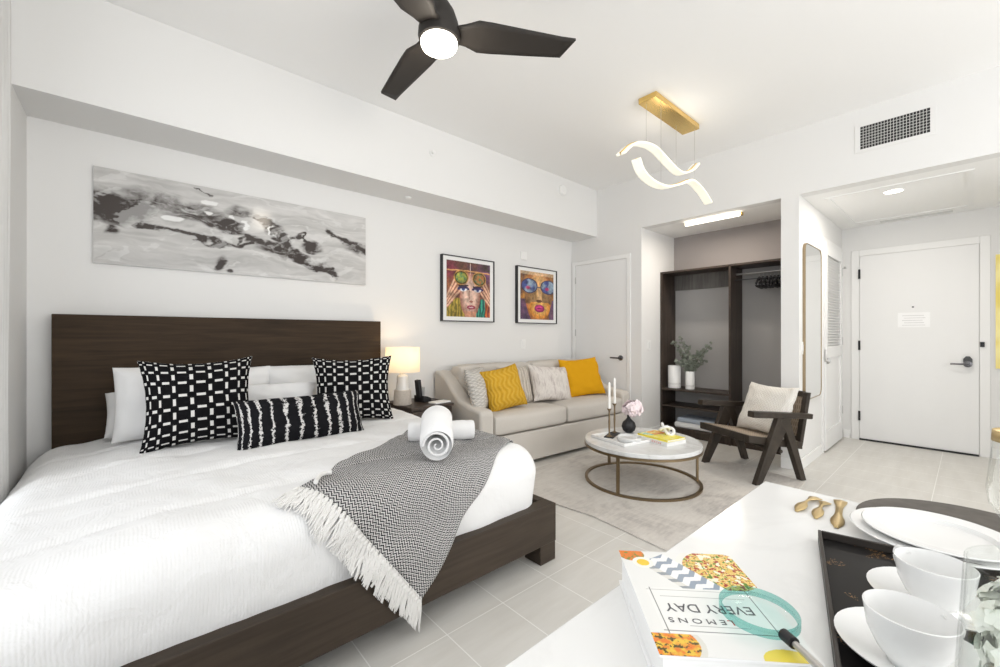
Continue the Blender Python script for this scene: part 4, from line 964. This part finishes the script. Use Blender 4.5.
# tray
ta = math.atan2(-.233, -.973)
tc = Vector((.852, .168, 0)); f1 = Vector((-.973, -.233, 0)); f2 = Vector((.233, -.973, 0)); TLn, TWd = .52, .29
o_ = tc+f1*TLn/2+f2*TWd/2
st = thing('serving_tray', 'black lacquer serving tray flecked with gold holding the cups', 'tray', (o_.x, o_.y, KZ), ta)
bxo('tray_base', (-TLn/2, TLn/2, -TWd/2, TWd/2, 0, .006), MT['lacquer'], st, .001)
bm = B(); rr_ = .0045
for b in ((-TLn/2, TLn/2, TWd/2-rr_, TWd/2), (-TLn/2, TLn/2, -TWd/2, -TWd/2+rr_), (-TLn/2, -TLn/2+rr_, -TWd/2+rr_, TWd/2-rr_), (TLn/2-rr_, TLn/2, -TWd/2+rr_, TWd/2-rr_)): box(bm, *b, .006, .018)
obj('tray_rim', bm, flat('tray_edge', (.04, .034, .03), .45, spec=.3), st, .001)
# cups and saucers
def saucer(x, y, label):
    s = thing('saucer', label, 'saucer', (x, y, KZ+.006), 0, 'saucers on the tray'); bm = B()
    lathe(bm, [(0, 0), (.030, 0), (.034, .003), (.055, .010), (.063, .014), (.064, .016), (.054, .0125), (.032, .006), (0, .005)], n=40); obj('dish', bm, MT['white'], s, smooth=True); return s
def cup(x, y, label, ha):
    c = thing('tea_cup', label, 'cup', (x, y, KZ+.0125), ha, 'white cups on the tray'); bm = B()
    lathe(bm, [(0, 0), (.018, 0), (.019, .003), (.026, .012), (.033, .028), (.0365, .052), (.0355, .0525), (.0315, .028), (.024, .014), (0, .006)], n=40); obj('bowl', bm, MT['white'], c, smooth=True)
    bm = B(); tube(bm, smooth_path([(.034, 0, .044), (.048, 0, .046), (.053, 0, .036), (.048, 0, .024), (.030, 0, .020)], 20), .0032, 10); obj('handle', bm, MT['white'], c, smooth=True); return c
saucer(.596, .038, 'white saucer under the nearest cup'); cup(.582, .040, 'nearest white porcelain cup on the black tray', R(-40))
saucer(.735, .028, 'white saucer under the cup beside the plates'); cup(.729, .029, 'white porcelain cup beside the plates', R(45))
# plates on the round mat
bm = B(); lathe(bm, [(0, 0), (.150, 0), (.152, .002), (.150, .004), (0, .004)], (0, 0, 0), 64); o = tag(obj('placemat', bm, MT['leather'], smooth=True), 'round dark leather placemat under the stacked plates', 'placemat'); o.location = (1.072, -.003, KZ)
def plate(z, r, label, x, y):
    p = thing('dinner_plate', label, 'plate', (x, y, z), 0, 'stacked plates'); bm = B()
    lathe(bm, [(0, 0), (r*.62, 0), (r*.66, .003), (r*.98, .012), (r, .014), (r*.985, .0155), (r*.90, .0140), (r*.74, .0125), (r*.70, .006), (r*.60, .0045), (0, .005)], n=72); obj('dish', bm, MT['white'], p, smooth=True)
plate(KZ+.004, .104, 'larger white plate at the bottom of the stack', .970, .040)
plate(KZ+.0115, .092, 'smaller white plate on top of the stack', .968, .036)
# champagne glasses at the right edge
def flute(x, y, h_, label):
    g_ = thing('wine_glass', label, 'glass', (x, y, KZ+.006), 0, 'stemmed glasses on the tray'); b0_ = h_-.105
    bm = B(); lathe(bm, [(.030, 0), (.030, .002), (.004, .006), (.003, b0_-.004)], n=28); lathe(bm, [(.003, b0_-.004), (.020, b0_+.004), (.030, b0_+.022), (.032, b0_+.04), (.027, h_-.012)], n=28, cap=False); obj('bowl', bm, MT['vglass'], g_, smooth=True)
    bm = B(); lathe(bm, [(.0272, h_-.012), (.0265, h_)], n=28, cap=False); o = obj('gold_rim', bm, MT['gold'], g_, smooth=True, solid=.0008); o['label'] = 'gold rim band'
flute(.728, -.043, .228, 'gold rimmed stemmed glass at the right edge, nearer one')
flute(.806, -.056, .272, 'taller gold rimmed stemmed glass behind the nearer one')
# clear vase of hydrangea
gv = thing('flower_vase', 'clear glass vase with white hydrangea at the right edge', 'vase', (.455, -.043, KZ+.006))
bm = B(); lathe(bm, [(0, 0), (.040, 0), (.050, .012), (.053, .05), (.050, .11), (.0465, .175), (.045, .175), (.0485, .11), (.051, .05), (.048, .014), (0, .006)], n=44); obj('vase_body', bm, MT['vglass'], gv, smooth=True)
hm = NT('hydrangea_petals', .7); hm.col(hm.mix(hm.noise(hm.co(), 50, 2), lin(230, 235, 218), lin(252, 252, 250)))
blossoms('flowers', 1100, (.004, -.004, .115), .046, hm.m, gv, 6, .0075, 1.5)
bm = B()
for k in range(5): a = k*1.3; tube(bm, [(.012*math.cos(a), .012*math.sin(a), .01), (.005*math.cos(a+2), .005*math.sin(a+2), .10)], .003, 6)
obj('stems', bm, flat('stem_green_2', (.2, .3, .12), .5), gv)

# cookbook
ang = R(133.8)
CB = thing('cookbook', 'white cookbook with food photos lying on the counter', 'book', (.485, .204, KZ), ang)
bw_, bh_, bt = .145, .188, .043
bxo('pages', (-bw_/2+.004, bw_/2-.004, -bh_/2+.003, bh_/2-.003, .003, bt-.003), MT['whitebook'], CB)
bm = B(); box(bm, -bw_/2, bw_/2, -bh_/2, bh_/2, 0, .003); box(bm, -bw_/2, bw_/2, -bh_/2, bh_/2, bt-.003, bt); box(bm, -bw_/2, -bw_/2+.003, -bh_/2, bh_/2, .003, bt-.003); obj('cover', bm, flat('book_cover', (.86, .86, .86), .35), CB, .001)
def cov(u, v):
    x, y = (u-.5)*bw_, (v-.5)*bh_; c = lin(238, 238, 236)
    d = math.hypot(x+.045, y+.055)/.052
    if d < 1:
        c = lin(240, 238, 232)
        if d < .84:
            n = nz(x*110, y*110, 3); m_ = nz(x*170+5, y*170, 9)
            c = lerp(lin(240, 214, 130), lin(226, 176, 70), .5+n*1.4)
            if m_ > .22: c = lin(168, 52, 30)
            if m_ < -.30: c = lin(92, 130, 40)
            if n > .35: c = lin(246, 240, 214)
    # chevron napkin strip
    p = (x-.004)*.62+(y+.048)*-.78; q = (x-.004)*.78+(y+.048)*.62
    q2 = (x-.03)*(-.56)+(y+.072)*.83; p2 = (x-.03)*.83+(y+.072)*.56
    if -.006 < q2 < .088 and abs(p2) < .021:
        s = ((q2+.55*abs(abs(p2)-.0105)) % .0165)/.0165; c = lin(246, 246, 246) if s < .55 else lin(150, 162, 178)
        if p2 > .012: c = lerp(c, lin(150, 140, 100), .25)
    e = math.hypot(x-.058, y+.086)/.017
    if e < 1: c = lerp(lin(232, 130, 50), lin(120, 140, 60), sst(-.1, .5, nz(x*180, y*180, 2)))
    e = math.hypot(x-.047, y+.066)/.013
    if e < 1: c = lin(248, 246, 238)
    if e < .6: c = lin(244, 206, 60)
    e = math.hypot(x-.055, y-.078)/.030
    if e < 1 and (y > .0645): c = lin(226, 224, 216)
    if e < .82 and y > .0645:
        n = nz(x*140, y*140, 12); c = lerp(lin(232, 130, 50), lin(236, 196, 70), .5+n*1.5)
        if nz(x*190, y*190, 19) > .25: c = lin(90, 80, 40)
    e = math.hypot((x+.045)/1.5, (y-.094))/.016
    if e < 1: c = lin(236, 216, 90)
    if -.058 < x < .058 and -.012 < y < .064:
        c = lin(242, 242, 240)
        if min(abs(x+.054), abs(x-.054)) < .0005 or min(abs(y+.008), abs(y-.060)) < .0005: c = lin(120, 120, 120)
        if abs(y-.004) < .0004 and abs(x) < .046 or abs(y-.052) < .0004 and abs(x) < .03: c = lin(110, 110, 110)
    return c
painted('cover_print', bw_, bh_, 260, 330, cov, vcol('cover_ink', .2), CB, (0, 0, bt+.0004))
ink = flat('grey_ink', (.10, .10, .11), .5)
text('title', 'EVERY DAY', .0195, ink, CB, (0, .023, bt+.0006), (0, 0, 0), .93, .0001)
text('title', 'L', .0105, flat('red_ink_2', lin(200, 50, 40), .5), CB, (-.014, .044, bt+.0006), (0, 0, 0), 1.25, .0001)
text('title', 'E M O N S', .0105, ink, CB, (.020, .044, bt+.0006), (0, 0, 0), 1.25, .0001)
# magnifying glass on the book
mg = thing('magnifying_glass', 'magnifying glass with teal tinted lens lying on the cookbook', 'magnifying glass', (.490, .147, KZ+bt+.004), 0)
mg.rotation_euler = (0, 0, math.atan2(.077-.134, .424-.468))
RL = .0365
bm = B(); lathe(bm, [(RL, .001), (RL, .009), (RL-.001, .010), (RL-.002, .009), (RL-.0025, .001), (RL, .001)], n=64, cap=False); obj('lens_rim', bm, thin_tint('teal_glass', (.62, .84, .82), 1.6), mg, smooth=True)
bm = B(); lathe(bm, [(0, .0105), (RL*.25, .0102), (RL*.5, .0095), (RL*.75, .008), (RL-.0025, .006), (RL-.0025, .0045)], n=64, cap=False); obj('lens', bm, thin_tint('lens_glass', (.88, .96, .95)), mg, smooth=True)
bm = B(); tube(bm, [(RL-.001, 0, .006), (RL+.012, 0, .007)], .0055, 12); obj('ferrule', bm, MT['black'], mg, smooth=True)
bm = B(); tube(bm, [(RL+.013, 0, .007), (RL+.03, 0, .007), (RL+.10, 0, .006)], [.0032, .0036, .0045], 12); obj('handle', bm, MT['chrome'], mg, smooth=True)

# gold cutlery
def cutlery(name, label, x0, y0, x1, y1, hw0, hw1, waist, z=KZ, lift=0., tip='round'):
    L = math.hypot(x1-x0, y1-y0); c = thing(name, label, 'cutlery', (x0, y0, z), math.atan2(y1-y0, x1-x0), 'gold cutlery on the counter')
    bm = B(); top, bot = [], []; N = 16; rows = []
    for k in range(N+1):
        f = k/N
        wv_ = hw0*(1-sst(.0, .45, f))+waist*sst(.15, .45, f)*(1-sst(.5, .68, f))+hw1*sst(.5, .72, f)*(1-.75*sst(.82, 1., f))
        zz = .0008+lift*math.sin(PI*f); rows.append((f*L, max(wv_, .0015), zz))
    for x, w_, zz in rows: top.append((bm.verts.new((x, -w_, zz)), bm.verts.new((x, 0, zz-(.002 if x > .6*L and tip == 'round' else 0)+.0022)), bm.verts.new((x, w_, zz))))
    for q, s in zip(top, top[1:]): bm.faces.new((q[0], s[0], s[1], q[1])); bm.faces.new((q[1], s[1], s[2], q[2]))
    obj('body', bm, MT['gold'], c, smooth=True, solid=.0014)
cutlery('spreader_knife', 'gold spreader with a broad blade beside the plates', 1.083, .176, .925, .156, .011, .010, .005, tip='flat')
cutlery('gold_spoon', 'gold spoon lying with its handle towards the book', 1.065, .213, .955, .222, .011, .009, .002, lift=.006)
cutlery('gold_spoon', 'gold spoon next to the spreader', 1.050, .195, .945, .190, .010, .009, .002, lift=.006)
